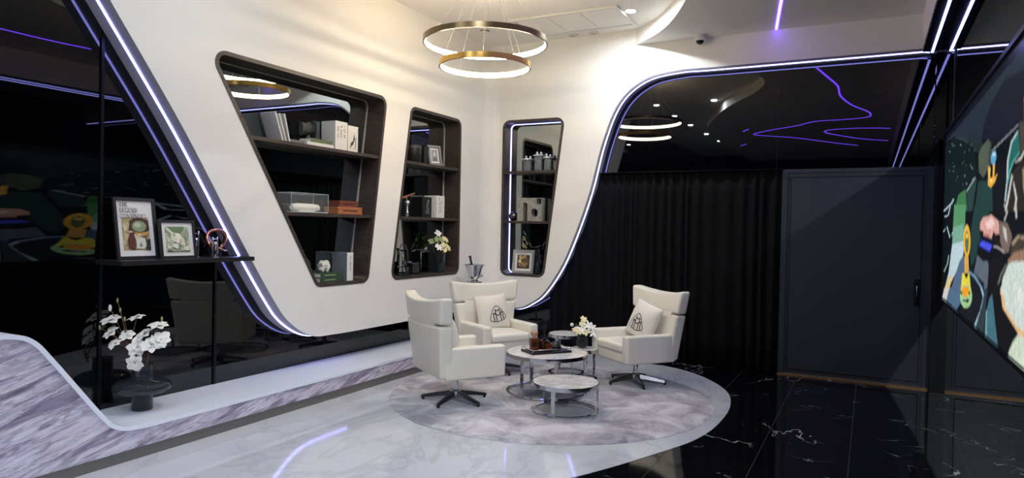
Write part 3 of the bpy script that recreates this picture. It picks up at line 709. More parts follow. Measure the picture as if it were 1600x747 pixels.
SPOTS = [(-3.322, 5.341, -33.4, 'white armchair at the front left with its back to the plinth, seen from behind'),
         (-2.127, 6.951, 141.5, 'white armchair on the right in front of the black curtain'),
         (-3.655, 6.702, -120.7, 'white armchair in the corner at the back, facing the big coffee table')]
chairs = []
for i, (x, y, a, lab) in enumerate(SPOTS):
    c = chair if i == 0 else copy_tree(chair)
    c.location = (x, y, RUGZ); c.rotation_euler = (0, 0, math.radians(a)); c['label'] = lab; chairs.append(c)

# ---------------------------------------------------------------- pillows with emblem
def pillow_t(u, v, h=0.20):
    a, b = min(1, abs(u)/h), min(1, abs(v)/h)
    return 0.012+0.062*((1-a**2.6)*(1-b**2.6))**0.75
def pillow_xy(a, b, h=0.20):
    pin = 0.055
    return (h*a*(1-pin*(1-b*b)), h*b*(1-pin*(1-a*a)))
def make_pillow(lab, ex, ey):
    t = thing('throw_pillow', lab, 'pillow', (0, 0, 0), 0, 'cream pillows with black emblem')
    mb = MB(); n = 22; ids = {}
    for s in (1, -1):
        for i in range(n+1):
            for j in range(n+1):
                a, b = -1+2*i/n, -1+2*j/n; edge = i in (0, n) or j in (0, n)
                if s == -1 and edge: ids[(s, i, j)] = ids[(1, i, j)]; continue
                x, z = pillow_xy(a, b); th = 0.0 if edge else pillow_t(a*0.20, b*0.20)
                mb.v.append(Vector((x, s*th, z))); ids[(s, i, j)] = len(mb.v)-1
        for i in range(n):
            for j in range(n):
                q = [ids[(s, i, j)], ids[(s, i+1, j)], ids[(s, i+1, j+1)], ids[(s, i, j+1)]]; mb.f.append(q if s == -1 else q[::-1])
    cv = mb.build('cover', 'pillow_cloth', t, True)
    k = 0.00080
    P = lambda x, y: (-(x-400)*k+ex, -(y-410)*k+ey)
    tri = [(385, 295), (425, 312), (475, 368), (510, 420), (528, 455), (515, 478), (470, 500), (400, 515), (335, 508), (290, 495), (277, 478), (285, 440), (315, 370), (350, 318)]
    S = [(tri, 9, True), ([(341, 503), (330, 393), (368, 402)], 13, False), ([(330, 393), (403, 432), (470, 380)], 13, False), ([(470, 380), (486, 486)], 13, False),
         ([(379, 508), (364, 345)], 13, False), ([(362, 345), (400, 368), (434, 343)], 13, False), ([(434, 343), (446, 498)], 13, False)]
    mb = MB()
    for pts, w, cl in S:
        pp = [Vector(P(*p)) for p in pts]
        if cl: pp = [Vector((q.x, q.y)) for q in catmull([pp[-1]]+pp+[pp[0], pp[1]], 4)][4:-4]
        else:
            q = []
            for i in range(len(pp)-1):
                for s_ in range(6): q.append(pp[i].lerp(pp[i+1], s_/6))
            pp = q+[pp[-1]]
        hw = w*k/2; o = len(mb.v)
        for i, p in enumerate(pp):
            a = pp[i-1] if (cl or i) else p; b = pp[(i+1) % len(pp)] if (cl or i < len(pp)-1) else p
            d = (b-a).normalized(); nr = Vector((d.y, -d.x))*hw
            for sg in (1, -1):
                r = p+nr*sg; mb.v.append(Vector((r.x, pillow_t(r.x, r.y)+0.0022, r.y)))
        kk = len(pp)
        for i in range(kk if cl else kk-1): a = o+2*i; b = o+2*((i+1) % kk); mb.f.append([a, a+1, b+1, b])
    mb.build('emblem', 'emblem_black', cv, fix=False)
    return t
def on_chair(p, ch, loc, tilt, spin, yaw):
    M = ch.matrix_basis @ Matrix.Translation(loc) @ Matrix.Rotation(yaw, 4, 'Z') @ Matrix.Rotation(tilt, 4, 'X') @ Matrix.Rotation(spin, 4, 'Y')
    p.matrix_basis = M
R = math.radians
on_chair(make_pillow('cream pillow seen edge-on in the front left armchair', 0, 0), chairs[0], (0.10, -0.12, 0.635), R(14), R(4), R(-14))
on_chair(make_pillow('cream emblem pillow on the right armchair by the curtain', 0.015, -0.035), chairs[1], (0.02, -0.105, 0.635), R(16), R(-15), R(10))
on_chair(make_pillow('cream emblem pillow on the corner armchair at the back', -0.03, -0.035), chairs[2], (-0.01, -0.105, 0.635), R(14), R(6), R(-6))

# ---------------------------------------------------------------- rug
mb = MB(); rr = random.Random(3); rings = 60; seg = 220
mb.v.append(Vector((0, 0, RUGZ)))
for i in range(1, rings+1):
    r = 1.515*i/rings
    for j in range(seg):
        a = 2*math.pi*j/seg; rj = r + (rr.uniform(-0.012, 0.008) if i == rings else rr.uniform(-0.006, 0.006))
        z = RUGZ - rr.uniform(0, 0.006) if i < rings-1 else (0.012 if i == rings-1 else 0.002)
        mb.v.append(Vector((rj*math.cos(a), rj*math.sin(a), z)))
for j in range(seg): mb.f.append([0, 1+j, 1+(j+1) % seg])
for i in range(rings-1):
    o = 1+i*seg; p = 1+(i+1)*seg
    for j in range(seg): k = (j+1) % seg; mb.f.append([o+j, p+j, p+k, o+k])
rug = mb.build('rug', 'rug_pile', None, True, loc=(-2.69, 6.02, 0.0), fix=False)
tag(rug, 'round mottled grey plush rug under the armchairs', 'rug')

# ---------------------------------------------------------------- tables
def ring_table(name, lab, c, r, h, leg_angles, z0, legw=0.034):
    t = thing(name, lab, 'table', (c[0], c[1], z0), 0, 'round marble tables with chrome ring bases'); h = h-z0
    MB().lathe([(0, h-0.022), (r-0.006, h-0.022), (r-0.006, h-0.002), (r-0.009, h), (0, h)], 64).build('marble_top', 'table_marble', t, True, autosmooth=30)
    MB().lathe([(r-0.004, h-0.036), (r+0.003, h-0.036), (r+0.003, h-0.001), (r-0.004, h-0.001), (r-0.004, h-0.036)], 64, cap=False).build('rim', 'chrome', t, True, autosmooth=30)
    MB().lathe([(0, h-0.034), (r-0.006, h-0.034), (r-0.006, h-0.0225), (0, h-0.0225)], 48).build('under_panel', 'black_metal', t)
    MB().lathe([(r-0.028, 0.0), (r, 0.0), (r, 0.014), (r-0.028, 0.014), (r-0.028, 0.0)], 64, cap=False).build('base_ring', 'chrome', t, True, autosmooth=30)
    for a in leg_angles:
        M = Matrix.Rotation(R(a), 4, 'Z'); MB().box(r-0.012, r-0.001, -legw/2, legw/2, 0.0141, h-0.0365, M).build('leg', 'chrome', t)
    return t
TB = 0.405; TS = 0.272
ring_table('coffee_table', 'large round marble coffee table with chrome ring base holding the black tray', (-2.755, 6.10), 0.392, TB, (-102, 18, 138), RUGZ)
ring_table('coffee_table', 'small low round marble table in front of the large one', (-2.325, 5.555), 0.292, TS, (-88, 32, 152), RUGZ)
ring_table('side_table', 'tall round marble side table behind the tray, between back and right armchairs', (-2.935, 7.02), 0.20, 0.452, (-100, 20, 140), RUGZ, 0.045)
ring_table('side_table', 'lowest small round side table under the lily vase', (-2.655, 6.83), 0.145, 0.342, (-60, 60, 180), RUGZ, 0.025)

# tray and what stands on it
TRA = math.atan2(0.35, 0.265)
tray = thing('serving_tray', 'black rectangular tray with metal rails on the large coffee table', 'tray', (-2.757, 6.085, TB), TRA)
MB().rbox(0, 0, 0.009, 0.215, 0.125, 0.009, 0.004).build('base', 'book_black', tray)
for s in (-1, 1):
    MB().tube([(-0.205, s*0.118, 0.042), (0.205, s*0.118, 0.042)], 0.0035).build('rail', 'chrome', tray, True)
    MB().tube([(s*0.205, -0.118, 0.042), (s*0.205, 0.118, 0.042)], 0.0035).build('rail', 'chrome', tray, True)
    for q in (-1, 1): MB().tube([(s*0.205, q*0.118, 0.018), (s*0.205, q*0.118, 0.042)], 0.0035).build('post', 'chrome', tray, True)
TZ = TB+0.018
def on_tray(u, v): return (-2.757+u*math.cos(TRA)-v*math.sin(TRA), 6.085+u*math.sin(TRA)+v*math.cos(TRA), TZ)
b = thing('perfume_bottle', 'amber square bottle with pale wooden flared cap on the tray', 'bottle', on_tray(-0.095, 0.075), TRA-0.2)
MB().rbox(0, 0, 0.055, 0.042, 0.032, 0.055, 0.008).build('body', 'amber_glass', b, True)
MB().lathe([(0.022, 0.110), (0.022, 0.122), (0.034, 0.142), (0.037, 0.168), (0.030, 0.176), (0, 0.176)], 20).build('cap', 'rose_wood', b, True, autosmooth=40)
MB().box(-0.026, 0.026, -0.0332, -0.0326, 0.03, 0.075).build('paper_label', 'book_black', b)
b = thing('reed_diffuser', 'dark glass reed diffuser with black sticks on the tray', 'diffuser', on_tray(-0.01, 0.025), TRA+0.3)
MB().rbox(0, 0, 0.046, 0.040, 0.038, 0.046, 0.008).build('body', 'brown_dark', b, True)
MB().lathe([(0.016, 0.09), (0.018, 0.092), (0.018, 0.112), (0, 0.112)], 16).build('neck', 'black_metal', b, True, autosmooth=40)
for k in range(4): MB().tube([(0.003*(k-1.5), 0.002*k-0.003, 0.105), (0.022*(k-1.5), 0.012*(k % 2), 0.245+0.008*(k % 3))], 0.0028, 6).build('reed', 'ink_dark', b)
b = thing('perfume_bottle', 'dark red-brown cube bottle in front of the reed diffuser', 'bottle', on_tray(0.0, -0.048), TRA)
MB().rbox(0, 0, 0.034, 0.030, 0.022, 0.034, 0.006).build('body', 'amber_glass', b, True)
MB().lathe([(0.014, 0.068), (0.014, 0.086), (0, 0.086)], 14).build('cap', 'black_metal', b, True, autosmooth=40)
b = thing('incense_bowl', 'black domed stone bowl at the right end of the tray', 'bowl', on_tray(0.12, 0.045))
MB().lathe([(0.0, 0.0), (0.044, 0.0), (0.060, 0.012), (0.062, 0.024), (0.050, 0.044), (0.034, 0.060), (0.016, 0.068), (0, 0.070)], 24).build('body', 'leather_black', b, True)
MB().lathe([(0.062, 0.0), (0.065, 0.004), (0.062, 0.008), (0.059, 0.004), (0.062, 0.0)], 24, cap=False).build('foot_ring', 'black_metal', b, True)

# ---------------------------------------------------------------- flowers
def frame_of(d):
    d = Vector(d).normalized(); a = d.orthogonal().normalized(); return d, a, d.cross(a)
def flower(name, c, d, size, parent, matname, np=6, cup=0.5, rnd=random, wid=0.30):
    d, a, b = frame_of(d); mb = MB(); c = Vector(c)
    for k in range(np):
        t = 2*math.pi*k/np+rnd.uniform(-0.2, 0.2); e = a*math.cos(t)+b*math.sin(t); s = d.cross(e)
        L = size*rnd.uniform(0.85, 1.1); W = L*wid; cu = cup*rnd.uniform(0.6, 1.3); o = len(mb.v); st = 5
        for i in range(st+1):
            x = i/st; w = W*math.sin(math.pi*min(1, 0.06+0.86*x))**0.8 if i < st else W*0.12
            ctr = c + e*(L*x*math.cos(cu*(1-0.5*x))) + d*(L*x*math.sin(cu*(1-0.9*x)))
            for q in (-1, 0, 1): mb.v.append(ctr+s*(w*q)+d*(0.18*w*abs(q)))
        for i in range(st):
            for q in range(2): mb.f.append([o+i*3+q, o+i*3+q+1, o+i*3+q+4, o+i*3+q+3])
    fl = mb.build(name, matname, parent, True, fix=False)
    return fl
def magnolia(c, d, size, parent, rnd):
    fl = flower('flower', c, d, size, parent, 'petal_white', 6, 0.5, rnd, 0.38)
    flower('inner_petals', c, d, size*0.72, fl, 'petal_white', 3, 1.25, rnd, 0.42); return fl
IR = Vector((0.888, 0.46, 0)); TC = Vector((0.46, -0.888, 0))
VB = Vector((-4.665, 3.205, 0.229))
vs = thing('glass_vase', 'smoky glass vase with a wide disc-shaped belly on the white ledge', 'vase', VB)
MB().lathe([(0.0, 0.0), (0.070, 0.0), (0.072, 0.006), (0.071, 0.115), (0.085, 0.122), (0.160, 0.130), (0.190, 0.150), (0.197, 0.170), (0.188, 0.192), (0.155, 0.212), (0.085, 0.222), (0.071, 0.230), (0.070, 0.325), (0.074, 0.330), (0.066, 0.330), (0.066, 0.232), (0.078, 0.218), (0.150, 0.206), (0.182, 0.188), (0.190, 0.170), (0.183, 0.154), (0.155, 0.137), (0.080, 0.130), (0.064, 0.112), (0.064, 0.014), (0.0, 0.014)], 40, cap=False).build('vessel', 'glass_smoke', vs, True)
MB().lathe([(0.0, 0.016), (0.058, 0.016), (0.058, 0.085), (0.0, 0.085)], 24).build('dark_filler', 'leather_black', vs, True, autosmooth=40)
rf = random.Random(5)
def mag(u, v, dep=0.0): return VB + IR*((u-266)/3.557/215) + Vector((0, 0, (637-(450+v/3.557))/215)) + TC*dep
def branch(lab, tips, mid):
    t = thing('magnolia_branch', lab, 'flower branch', VB+Vector((0, 0, 0.02)), 0, 'magnolia branches in the smoky vase'); O = t.location
    root = Vector((0, 0, 0.12)); m = mag(*mid)-O
    MB().tube([tuple(p) for p in catmull([root, root.lerp(m, 0.5)+Vector((0.004, 0, 0.01)), m], 5)], 0.005, 6).build('stem', 'stem_brown', t, True)
    for (u, v, dep, kind) in tips:
        p = mag(u, v, dep)-O
        MB().tube([tuple(q) for q in catmull([m, m.lerp(p, 0.55)+Vector((0, 0, 0.012)), p], 4)], 0.003, 5).build('twig', 'stem_brown', t, True)
        if kind == 'b': MB().sphere(tuple(p), 0.017, 10, 8, (0.7, 0.7, 1.5)).build('bud', 'petal_white', t, True)
        elif kind == 'g': MB().sphere(tuple(p), 0.011, 8, 6, (0.7, 0.7, 1.7)).build('bud', 'bud_green', t, True)
        else:
            d = (p-m).normalized()*0.7+TC*rf.uniform(0.1, 0.8)+Vector((rf.uniform(-0.3, 0.3), rf.uniform(-0.3, 0.3), rf.uniform(0.1, 0.6))); fl = magnolia(p, d, 0.074 if kind == 'f' else 0.058, t, rf)
            MB().sphere(tuple(p+d.normalized()*0.008), 0.007, 8, 6).build('flower_heart', 'bud_green', fl, True)
branch('magnolia branch leaning to the left out of the vase', [(115, 168, 0.07, 'f'), (128, 235, 0.09, 'f'), (104, 100, 0.05, 'b'), (140, 58, 0.04, 'g'), (160, 110, 0.05, 'g'), (62, 205, 0.08, 'g'), (158, 290, 0.10, 's'), (180, 160, 0.04, 'g')], (205, 330, 0.04))
branch('upright magnolia branch in the middle of the vase', [(238, 158, 0.02, 'f'), (200, 252, 0.05, 's'), (262, 312, 0.07, 'f'), (265, 388, 0.10, 'f')], (215, 290, 0.03))
branch('magnolia branch leaning to the right out of the vase', [(288, 245, 0.03, 'f'), (360, 200, 0.02, 'f'), (385, 272, 0.05, 'f'), (342, 300, 0.08, 'f'), (325, 265, 0.02, 'b'), (370, 160, 0.0, 'g')], (310, 350, 0.03))

LV = Vector((-2.685, 6.845, 0.342))
lv = thing('flower_vase', 'round dark glass vase of lilies on the lowest side table', 'vase', LV)
MB().lathe([(0.0, 0.0), (0.040, 0.0), (0.056, 0.025), (0.066, 0.065), (0.062, 0.105), (0.050, 0.130), (0.052, 0.136), (0.046, 0.132), (0.056, 0.104), (0.060, 0.065), (0.050, 0.028), (0.036, 0.008), (0.0, 0.008)], 28, cap=False).build('vessel', 'glass_dark', lv, True)
MB().sphere((0, 0, 0.062), 0.05, 16, 10, (1, 1, 0.85)).build('pebbles', 'leather_black', lv, True)
bq = thing('lily_bouquet', 'bouquet of white and cream lilies with green leaves in the round vase', 'flowers', LV+Vector((0, 0, 0.05)))
rg = random.Random(8)
for (u, v, dep, kind) in [(0.095, 0.165, 0.03, 'w'), (0.055, 0.19, 0.04, 'w'), (0.11, 0.115, 0.05, 'w'), (-0.035, 0.125, 0.06, 'c'), (-0.075, 0.14, 0.03, 'c'), (-0.01, 0.15, 0.05, 'w'), (0.03, 0.125, 0.07, 'c'), (0.01, 0.25, 0.0, 'c'), (0.0, 0.21, 0.02, 'c'), (-0.115, 0.195, 0.02, 'b')]:
    p = IR*u+TC*dep+Vector((0, 0, v))
    MB().tube([tuple(q) for q in catmull([Vector((0, 0, 0.0)), p*0.5+Vector((0, 0, 0.03)), p], 4)], 0.0025, 5).build('stem', 'leaf_green', bq, True)
    if kind == 'b': MB().sphere(tuple(p), 0.02, 10, 8).build('bud', 'petal_white', bq, True)
    else: flower('flower', p, IR*u*2+TC*0.7+Vector((0, 0, 0.5)), 0.066 if kind == 'w' else 0.045, bq, 'petal_white' if kind == 'w' else 'petal_cream', 6, 0.5, rg, 0.18 if kind == 'w' else 0.3)
def leaf(p0, p1, w, parent, bend=0.02, mt='leaf_green'):
    p0, p1 = Vector(p0), Vector(p1); d = (p1-p0); s = d.cross(Vector((0, 0, 1))); s = s.normalized() if s.length > 1e-5 else Vector((1, 0, 0)); mb = MB(); st = 6
    for i in range(st+1):
        x = i/st; c = p0+d*x+Vector((0, 0, bend*math.sin(math.pi*x))); ww = w*math.sin(math.pi*(0.05+0.93*x))
        for q in (-1, 0, 1): mb.v.append(c+s*ww*q+Vector((0, 0, 0.25*ww*abs(q))))
    for i in range(st):
        for q in range(2): mb.f.append([i*3+q, i*3+q+1, i*3+q+4, i*3+q+3])
    return mb.build('leaf', mt, parent, True, fix=False)
for (u, v, dep) in [(-0.17, 0.125, 0.03), (-0.13, 0.105, 0.06), (0.13, 0.10, 0.0), (0.06, 0.22, -0.06), (-0.08, 0.20, -0.06)]:
    leaf((0, 0, 0.08), IR*u+TC*dep+Vector((0, 0, v)), 0.02, bq)

# ---------------------------------------------------------------- ice bucket behind the corner chair
IB = (-4.40, 7.48, 0.2285)
st = thing('bucket_stand', 'slim metal stand on the white ledge behind the corner armchair', 'stand', IB)
MB().lathe([(0, 0), (0.11, 0), (0.11, 0.012), (0.02, 0.02), (0.014, 0.03), (0.014, 0.665), (0.02, 0.67), (0.10, 0.676), (0.10, 0.69), (0, 0.69)], 28).build('pole', 'chrome', st, True, autosmooth=40)
MB().lathe([(0.101, 0.684), (0.105, 0.688), (0.101, 0.692), (0.097, 0.688), (0.101, 0.684)], 28, cap=False).build('plate_rim', 'chrome', st, True)
ib = thing('ice_bucket', 'flared polished champagne bucket above the corner armchair', 'bucket', (IB[0], IB[1], IB[2]+0.6925))
MB().lathe([(0, 0), (0.052, 0), (0.055, 0.006), (0.040, 0.02), (0.066, 0.045), (0.088, 0.10), (0.102, 0.16), (0.130, 0.208), (0.134, 0.212), (0.126, 0.208), (0.097, 0.16), (0.083, 0.10), (0.060, 0.048), (0, 0.03)], 36, cap=False).build('vessel', 'chrome', ib, True)
for s in (-1, 1):
    M = Matrix.Rotation(0.48, 4, 'Z')
    MB().tube([tuple(M @ Vector((s*(0.07+0.032*math.sin(math.pi*i/8)), 0, 0.055+0.03*i/8))) for i in range(9)], 0.006, 8).build('handle', 'chrome', ib, True)
cb = thing('champagne_bottle', 'dark bottle neck leaning out of the champagne bucket', 'bottle', (IB[0], IB[1], IB[2]+0.735))
Mt = Matrix.Rotation(0.46, 4, 'Z') @ Matrix.Rotation(R(-13), 4, 'Y')
MB().lathe([(0, 0.0), (0.038, 0.0), (0.040, 0.01), (0.040, 0.10), (0.030, 0.15), (0.015, 0.185), (0.0135, 0.21)], 20, M=Mt).build('body', 'bottle_green', cb, True)
MB().lathe([(0.0142, 0.21), (0.0142, 0.255), (0.017, 0.257), (0.017, 0.278), (0.012, 0.285), (0, 0.285)], 16, M=Mt, cap=False).build('foil', 'foil', cb, True)

# ---------------------------------------------------------------- wall shelf and what stands on it
SHZ = 1.315
sh = thing('wall_shelf', 'long black wall shelf on slotted uprights holding two framed pictures', 'shelf', (0, 0, 0))
MB().box(-4.897, -4.60, 2.995, 4.16, SHZ-0.034, SHZ).build('board', 'frame_black', sh)
for (y, z0, z1) in ((3.03, 0.229, 2.9), (4.01, 0.229, SHZ-0.0345)):
    u = MB().box(-4.899, -4.886, y-0.011, y+0.011, z0, z1).build('upright', 'black_metal', sh)
    z = z0+0.3
    while z < z1-0.1:
        if abs(z-SHZ) > 0.06: MB().box(-4.8859, -4.884, y-0.004, y+0.004, z-0.006, z+0.006).build('slot', 'dark_chrome', u)
        z += 0.28
def poly_print(name, polys, parent, Fm, material='print_ink', step=0.0002):
    mb = MB()
    for i, (col, pts) in enumerate(polys):
        n0 = len(mb.f); mb.sheet(pts, Fm, i*step); mb.c += [lin(col)]*(len(mb.f)-n0)
    return mb.build(name, material, parent, fix=False)
def ell(cx, cy, rx, ry, n=20): return [(cx+rx*math.cos(2*math.pi*i/n), cy+ry*math.sin(2*math.pi*i/n)) for i in range(n)]
def picture(lab, M, w, h, bar, framemat, mount, art, aw, ah, ay, group='framed pictures', thick=0.018, back=True):
    """frame standing upright in local x (width), z (height), facing -y"""
    t = thing('picture_frame', lab, 'picture', (0, 0, 0), 0); t.matrix_basis = M
    FL = lambda u, v, d: (u, -d, v)
    MB().prism([(-w/2, 0), (w/2, 0), (w/2, h), (-w/2, h)], FL, -0.004, thick, [[(-w/2+bar, bar), (w/2-bar, bar), (w/2-bar, h-bar), (-w/2+bar, h-bar)]]).build('frame', framemat, t)
    MB().box(-w/2+bar*0.9, w/2-bar*0.9, -0.004, 0.0035, bar*0.9, h-bar*0.9).build('mount', mount, t)
    if art:
        P = [(c, [(-aw/2+aw*u, ay+ah*v) for u, v in pts]) for c, pts in art]
        poly_print('print', P, t, lambda u, v, d: (u, -0.0045-d, v))
    if back: MB().prism([(0, 0.02), (0.10, 0), (0.01, h*0.7)], lambda u, v, d: (d, u*0.8+0.006, v), -0.02, 0.02).build('easel_back', 'book_black', t)
    return t
def blobs(seed, base, cols, n, r0=0.05, r1=0.16):
    rd = random.Random(seed); out = [(base, [(0, 0), (1, 0), (1, 1), (0, 1)])]
    for i in range(n):
        r = rd.uniform(r0, r1); q = rd.uniform(0.6, 1.5); cx = rd.uniform(r, 1-r); cy = rd.uniform(r*q, 1-r*q) if r*q < 0.5 else 0.5
        ph = rd.uniform(0, 6); pts = []
        for k in range(14):
            a = 2*math.pi*k/14; rr_ = r*(1+0.25*math.sin(3*a+ph)); pts.append((min(1, max(0, cx+rr_*math.cos(a))), min(1, max(0, cy+rr_*q*math.sin(a)))))
        out.append((rd.choice(cols), pts))
    return out
artA = blobs(2, (168, 152, 112), [(190, 172, 128), (142, 124, 88), (206, 196, 160), (120, 100, 72)], 26, 0.06, 0.16) + \
    [((74, 50, 42), [(0.22, 0.62), (0.30, 0.92), (0.62, 1.0), (0.98, 0.92), (1.0, 0.62), (0.75, 0.50), (0.4, 0.50)]), ((132, 148, 112), ell(0.62, 0.73, 0.27, 0.17)), ((176, 192, 154), ell(0.56, 0.77, 0.13, 0.08)),
     ((196, 150, 82), [(0.42, 0.56), (0.62, 0.53), (0.98, 0.58), (1.0, 0.52), (0.8, 0.44), (0.5, 0.46)]), ((86, 44, 38), [(0.18, 0.05), (0.16, 0.30), (0.24, 0.52), (0.38, 0.56), (0.46, 0.30), (0.42, 0.02)]),
     ((206, 176, 152), [(0.14, 0.56), (0.28, 0.60), (0.40, 0.57), (0.30, 0.53)]), ((208, 210, 196), [(0.46, 0.06), (0.50, 0.30), (0.62, 0.40), (0.80, 0.36), (0.84, 0.14), (0.74, 0.04)]), ((60, 56, 48), [(0.82, 0.02), (0.86, 0.30), (1, 0.36), (1, 0)]),
     ((120, 126, 112), [(0.56, 0.10), (0.62, 0.26), (0.70, 0.12)]), ((236, 230, 206), ell(0.60, 0.47, 0.05, 0.02))]
artB = blobs(7, (186, 190, 158), [(206, 208, 180), (160, 166, 132), (222, 222, 202), (142, 152, 122)], 30, 0.05, 0.15) + \
    [((104, 128, 92), [(0.05, 1), (0.80, 1), (0.76, 0.84), (0.5, 0.76), (0.22, 0.84)]), ((210, 214, 194), [(0.0, 0.98), (0.10, 0.96), (0.36, 0.72), (0.28, 0.68), (0.06, 0.86)]), ((150, 162, 140), ell(0.88, 0.70, 0.10, 0.22)),
     ((228, 226, 206), ell(0.50, 0.55, 0.16, 0.20)), ((206, 150, 120), ell(0.60, 0.42, 0.035, 0.10)), ((90, 92, 74), ell(0.38, 0.62, 0.025, 0.02)), ((90, 92, 74), ell(0.40, 0.50, 0.025, 0.018)), ((84, 90, 72), [(0.04, 0), (1, 0), (1, 0.05), (0.3, 0.03), (0.06, 0.10)]), ((176, 178, 160), ell(0.2, 0.35, 0.10, 0.12)), ((100, 90, 70), ell(0.60, 0.26, 0.03, 0.03))]
# simple serif capitals: strokes (x0,y0,x1,y1,width) on a unit-high body
def serif_word(word, x, y, h, F, mb, d):
    adv = {'I': 0.34, 'E': 0.66, 'L': 0.64, 'T': 0.70, 'H': 0.82, 'S': 0.58, 'O': 0.86, 'C': 0.76, 'G': 0.84, 'N': 0.84, 'D': 0.84, 'U': 0.82}
    def bar(x0, y0, x1, y1, w):
        a, b = Vector((x0, y0)), Vector((x1, y1)); t = (b-a).normalized(); n = Vector((-t.y, t.x))*w/2
        mb.sheet([tuple(q) for q in (Vector((x, y))+(a+n)*h, Vector((x, y))+(b+n)*h, Vector((x, y))+(b-n)*h, Vector((x, y))+(a-n)*h)], F, d)
    def arc(cx, cy, rx, ry, a0, a1, w, n=9):
        P = [(cx+rx*math.cos(math.radians(a0+(a1-a0)*i/n)), cy+ry*math.sin(math.radians(a0+(a1-a0)*i/n))) for i in range(n+1)]
        for i in range(n): bar(*P[i], *P[i+1], w)
    K, T = 0.15, 0.06
    stem = lambda sx: (bar(sx, 0, sx, 1, K), bar(sx-0.14, 0.02, sx+0.14, 0.02, T), bar(sx-0.14, 0.98, sx+0.14, 0.98, T))
    for ch in word:
        w = adv[ch]
        if ch == 'T': stem(0.32); bar(0.02, 0.97, 0.62, 0.97, T); bar(0.03, 1.0, 0.03, 0.78, T); bar(0.61, 1.0, 0.61, 0.78, T)
        elif ch == 'H': stem(0.16); stem(0.62); bar(0.16, 0.5, 0.62, 0.5, T)
        elif ch == 'E': stem(0.16); bar(0.16, 0.97, 0.56, 0.97, T); bar(0.16, 0.52, 0.44, 0.52, T); bar(0.16, 0.03, 0.58, 0.03, T); bar(0.56, 1.0, 0.56, 0.80, T); bar(0.58, 0, 0.58, 0.22, T)
        elif ch == 'L': stem(0.16); bar(0.16, 0.03, 0.58, 0.03, T); bar(0.58, 0, 0.58, 0.24, T)
        elif ch == 'I': stem(0.16)
        elif ch == 'N': bar(0.14, 0, 0.14, 1, T); bar(0.66, 0, 0.66, 1, T); bar(0.14, 1, 0.66, 0.02, K); bar(0.02, 0.98, 0.2, 0.98, T); bar(0.02, 0.02, 0.26, 0.02, T); bar(0.54, 0.98, 0.78, 0.98, T)
        elif ch == 'D': stem(0.16); arc(0.26, 0.5, 0.44, 0.48, -88, 88, 0.11)
        elif ch == 'U': bar(0.15, 0.3, 0.15, 1, K); bar(0.62, 0.3, 0.62, 1, T); arc(0.385, 0.32, 0.235, 0.30, 180, 360, 0.09); bar(0.02, 0.98, 0.28, 0.98, T); bar(0.5, 0.98, 0.74, 0.98, T)
        elif ch == 'O': arc(0.41, 0.5, 0.34, 0.48, 0, 360, 0.11, 18)
        elif ch == 'C': arc(0.40, 0.5, 0.33, 0.48, 45, 315, 0.11, 14); bar(0.63, 0.72, 0.63, 0.98, T)
        elif ch == 'G': arc(0.40, 0.5, 0.33, 0.48, 45, 330, 0.11, 14); bar(0.66, 0.02, 0.66, 0.42, K*0.8); bar(0.52, 0.42, 0.78, 0.42, T); bar(0.63, 0.72, 0.63, 0.98, T)
        elif ch == 'S': arc(0.28, 0.74, 0.20, 0.23, 20, 270, 0.10, 10); arc(0.28, 0.26, 0.21, 0.24, 90, -160, 0.11, 10)
        x += w*h
TURN = Matrix.Rotation(math.pi/2, 4, 'Z')      # local -y faces +x
frA = picture('tall black-framed poster reading THE LEGEND CONTINUES on the wall shelf', Matrix.Translation((-4.775, 3.235, SHZ)) @ TURN @ Matrix.Rotation(R(0), 4, 'Z') @ Matrix.Rotation(R(-9), 4, 'X'), 0.325, 0.455, 0.022, 'frame_black', 'paper', artA, 0.21, 0.245, 0.065)
mb = MB(); FT = lambda u, v, d: (u, -0.0118-d, v)
serif_word('THE', -0.118, 0.388, 0.032, FT, mb, 0); serif_word('LEGEND', -0.118, 0.346, 0.032, FT, mb, 0); serif_word('CONTINUES', -0.118, 0.302, 0.032, FT, mb, 0)
mb.build('lettering', 'ink', frA, fix=False)
frB = picture('square black-framed pale green picture leaning beside the poster', Matrix.Translation((-4.725, 3.535, SHZ)) @ TURN @ Matrix.Rotation(R(-2), 4, 'Z') @ Matrix.Rotation(R(-9), 4, 'X'), 0.30, 0.295, 0.018, 'frame_black', 'paper', artB, 0.20, 0.195, 0.05)
def candle_orn(lab, y, x, h):
    t = thing('silver_ornament', lab, 'ornament', (x, y, SHZ), 0.4)
    MB().lathe([(0, 0), (0.03, 0), (0.03, 0.006), (0, 0.006)], 16).build('foot', 'silver', t)
    for s in (-1, 1): MB().tube([(0, s*0.038, 0), (0, s*0.038, h*0.86), (0, s*0.038, h)], [0.004, 0.004, 0.006], 8).build('rod', 'silver', t, True)
    MB().tube([(0, -0.038, h*0.85), (0, 0, h*0.92), (0, 0.038, h*0.85)], 0.004, 6).build('yoke', 'silver', t, True)
    MB().sphere((0, 0, h*0.66), 0.019, 12, 8).build('bead', 'silver', t, True)
    MB().tube([(0, 0, h*0.6), (0.004, -0.006, h*0.3), (0, 0.004, 0.005)], [0.012, 0.010, 0.016], 8).build('figure', 'dark_chrome', t, True)
candle_orn('taller silver rod ornament right beside the pale green picture', 3.745, -4.80, 0.21)
candle_orn('short silver rod ornament in front of the bronze ring', 3.845, -4.70, 0.165)
t = thing('ring_sculpture', 'bronze looped ring sculpture at the end of the wall shelf', 'sculpture', (-4.79, 3.93, SHZ))
MB().lathe([(0, 0), (0.055, 0), (0.055, 0.03), (0, 0.03)], 4).build('foot', 'book_black', t)
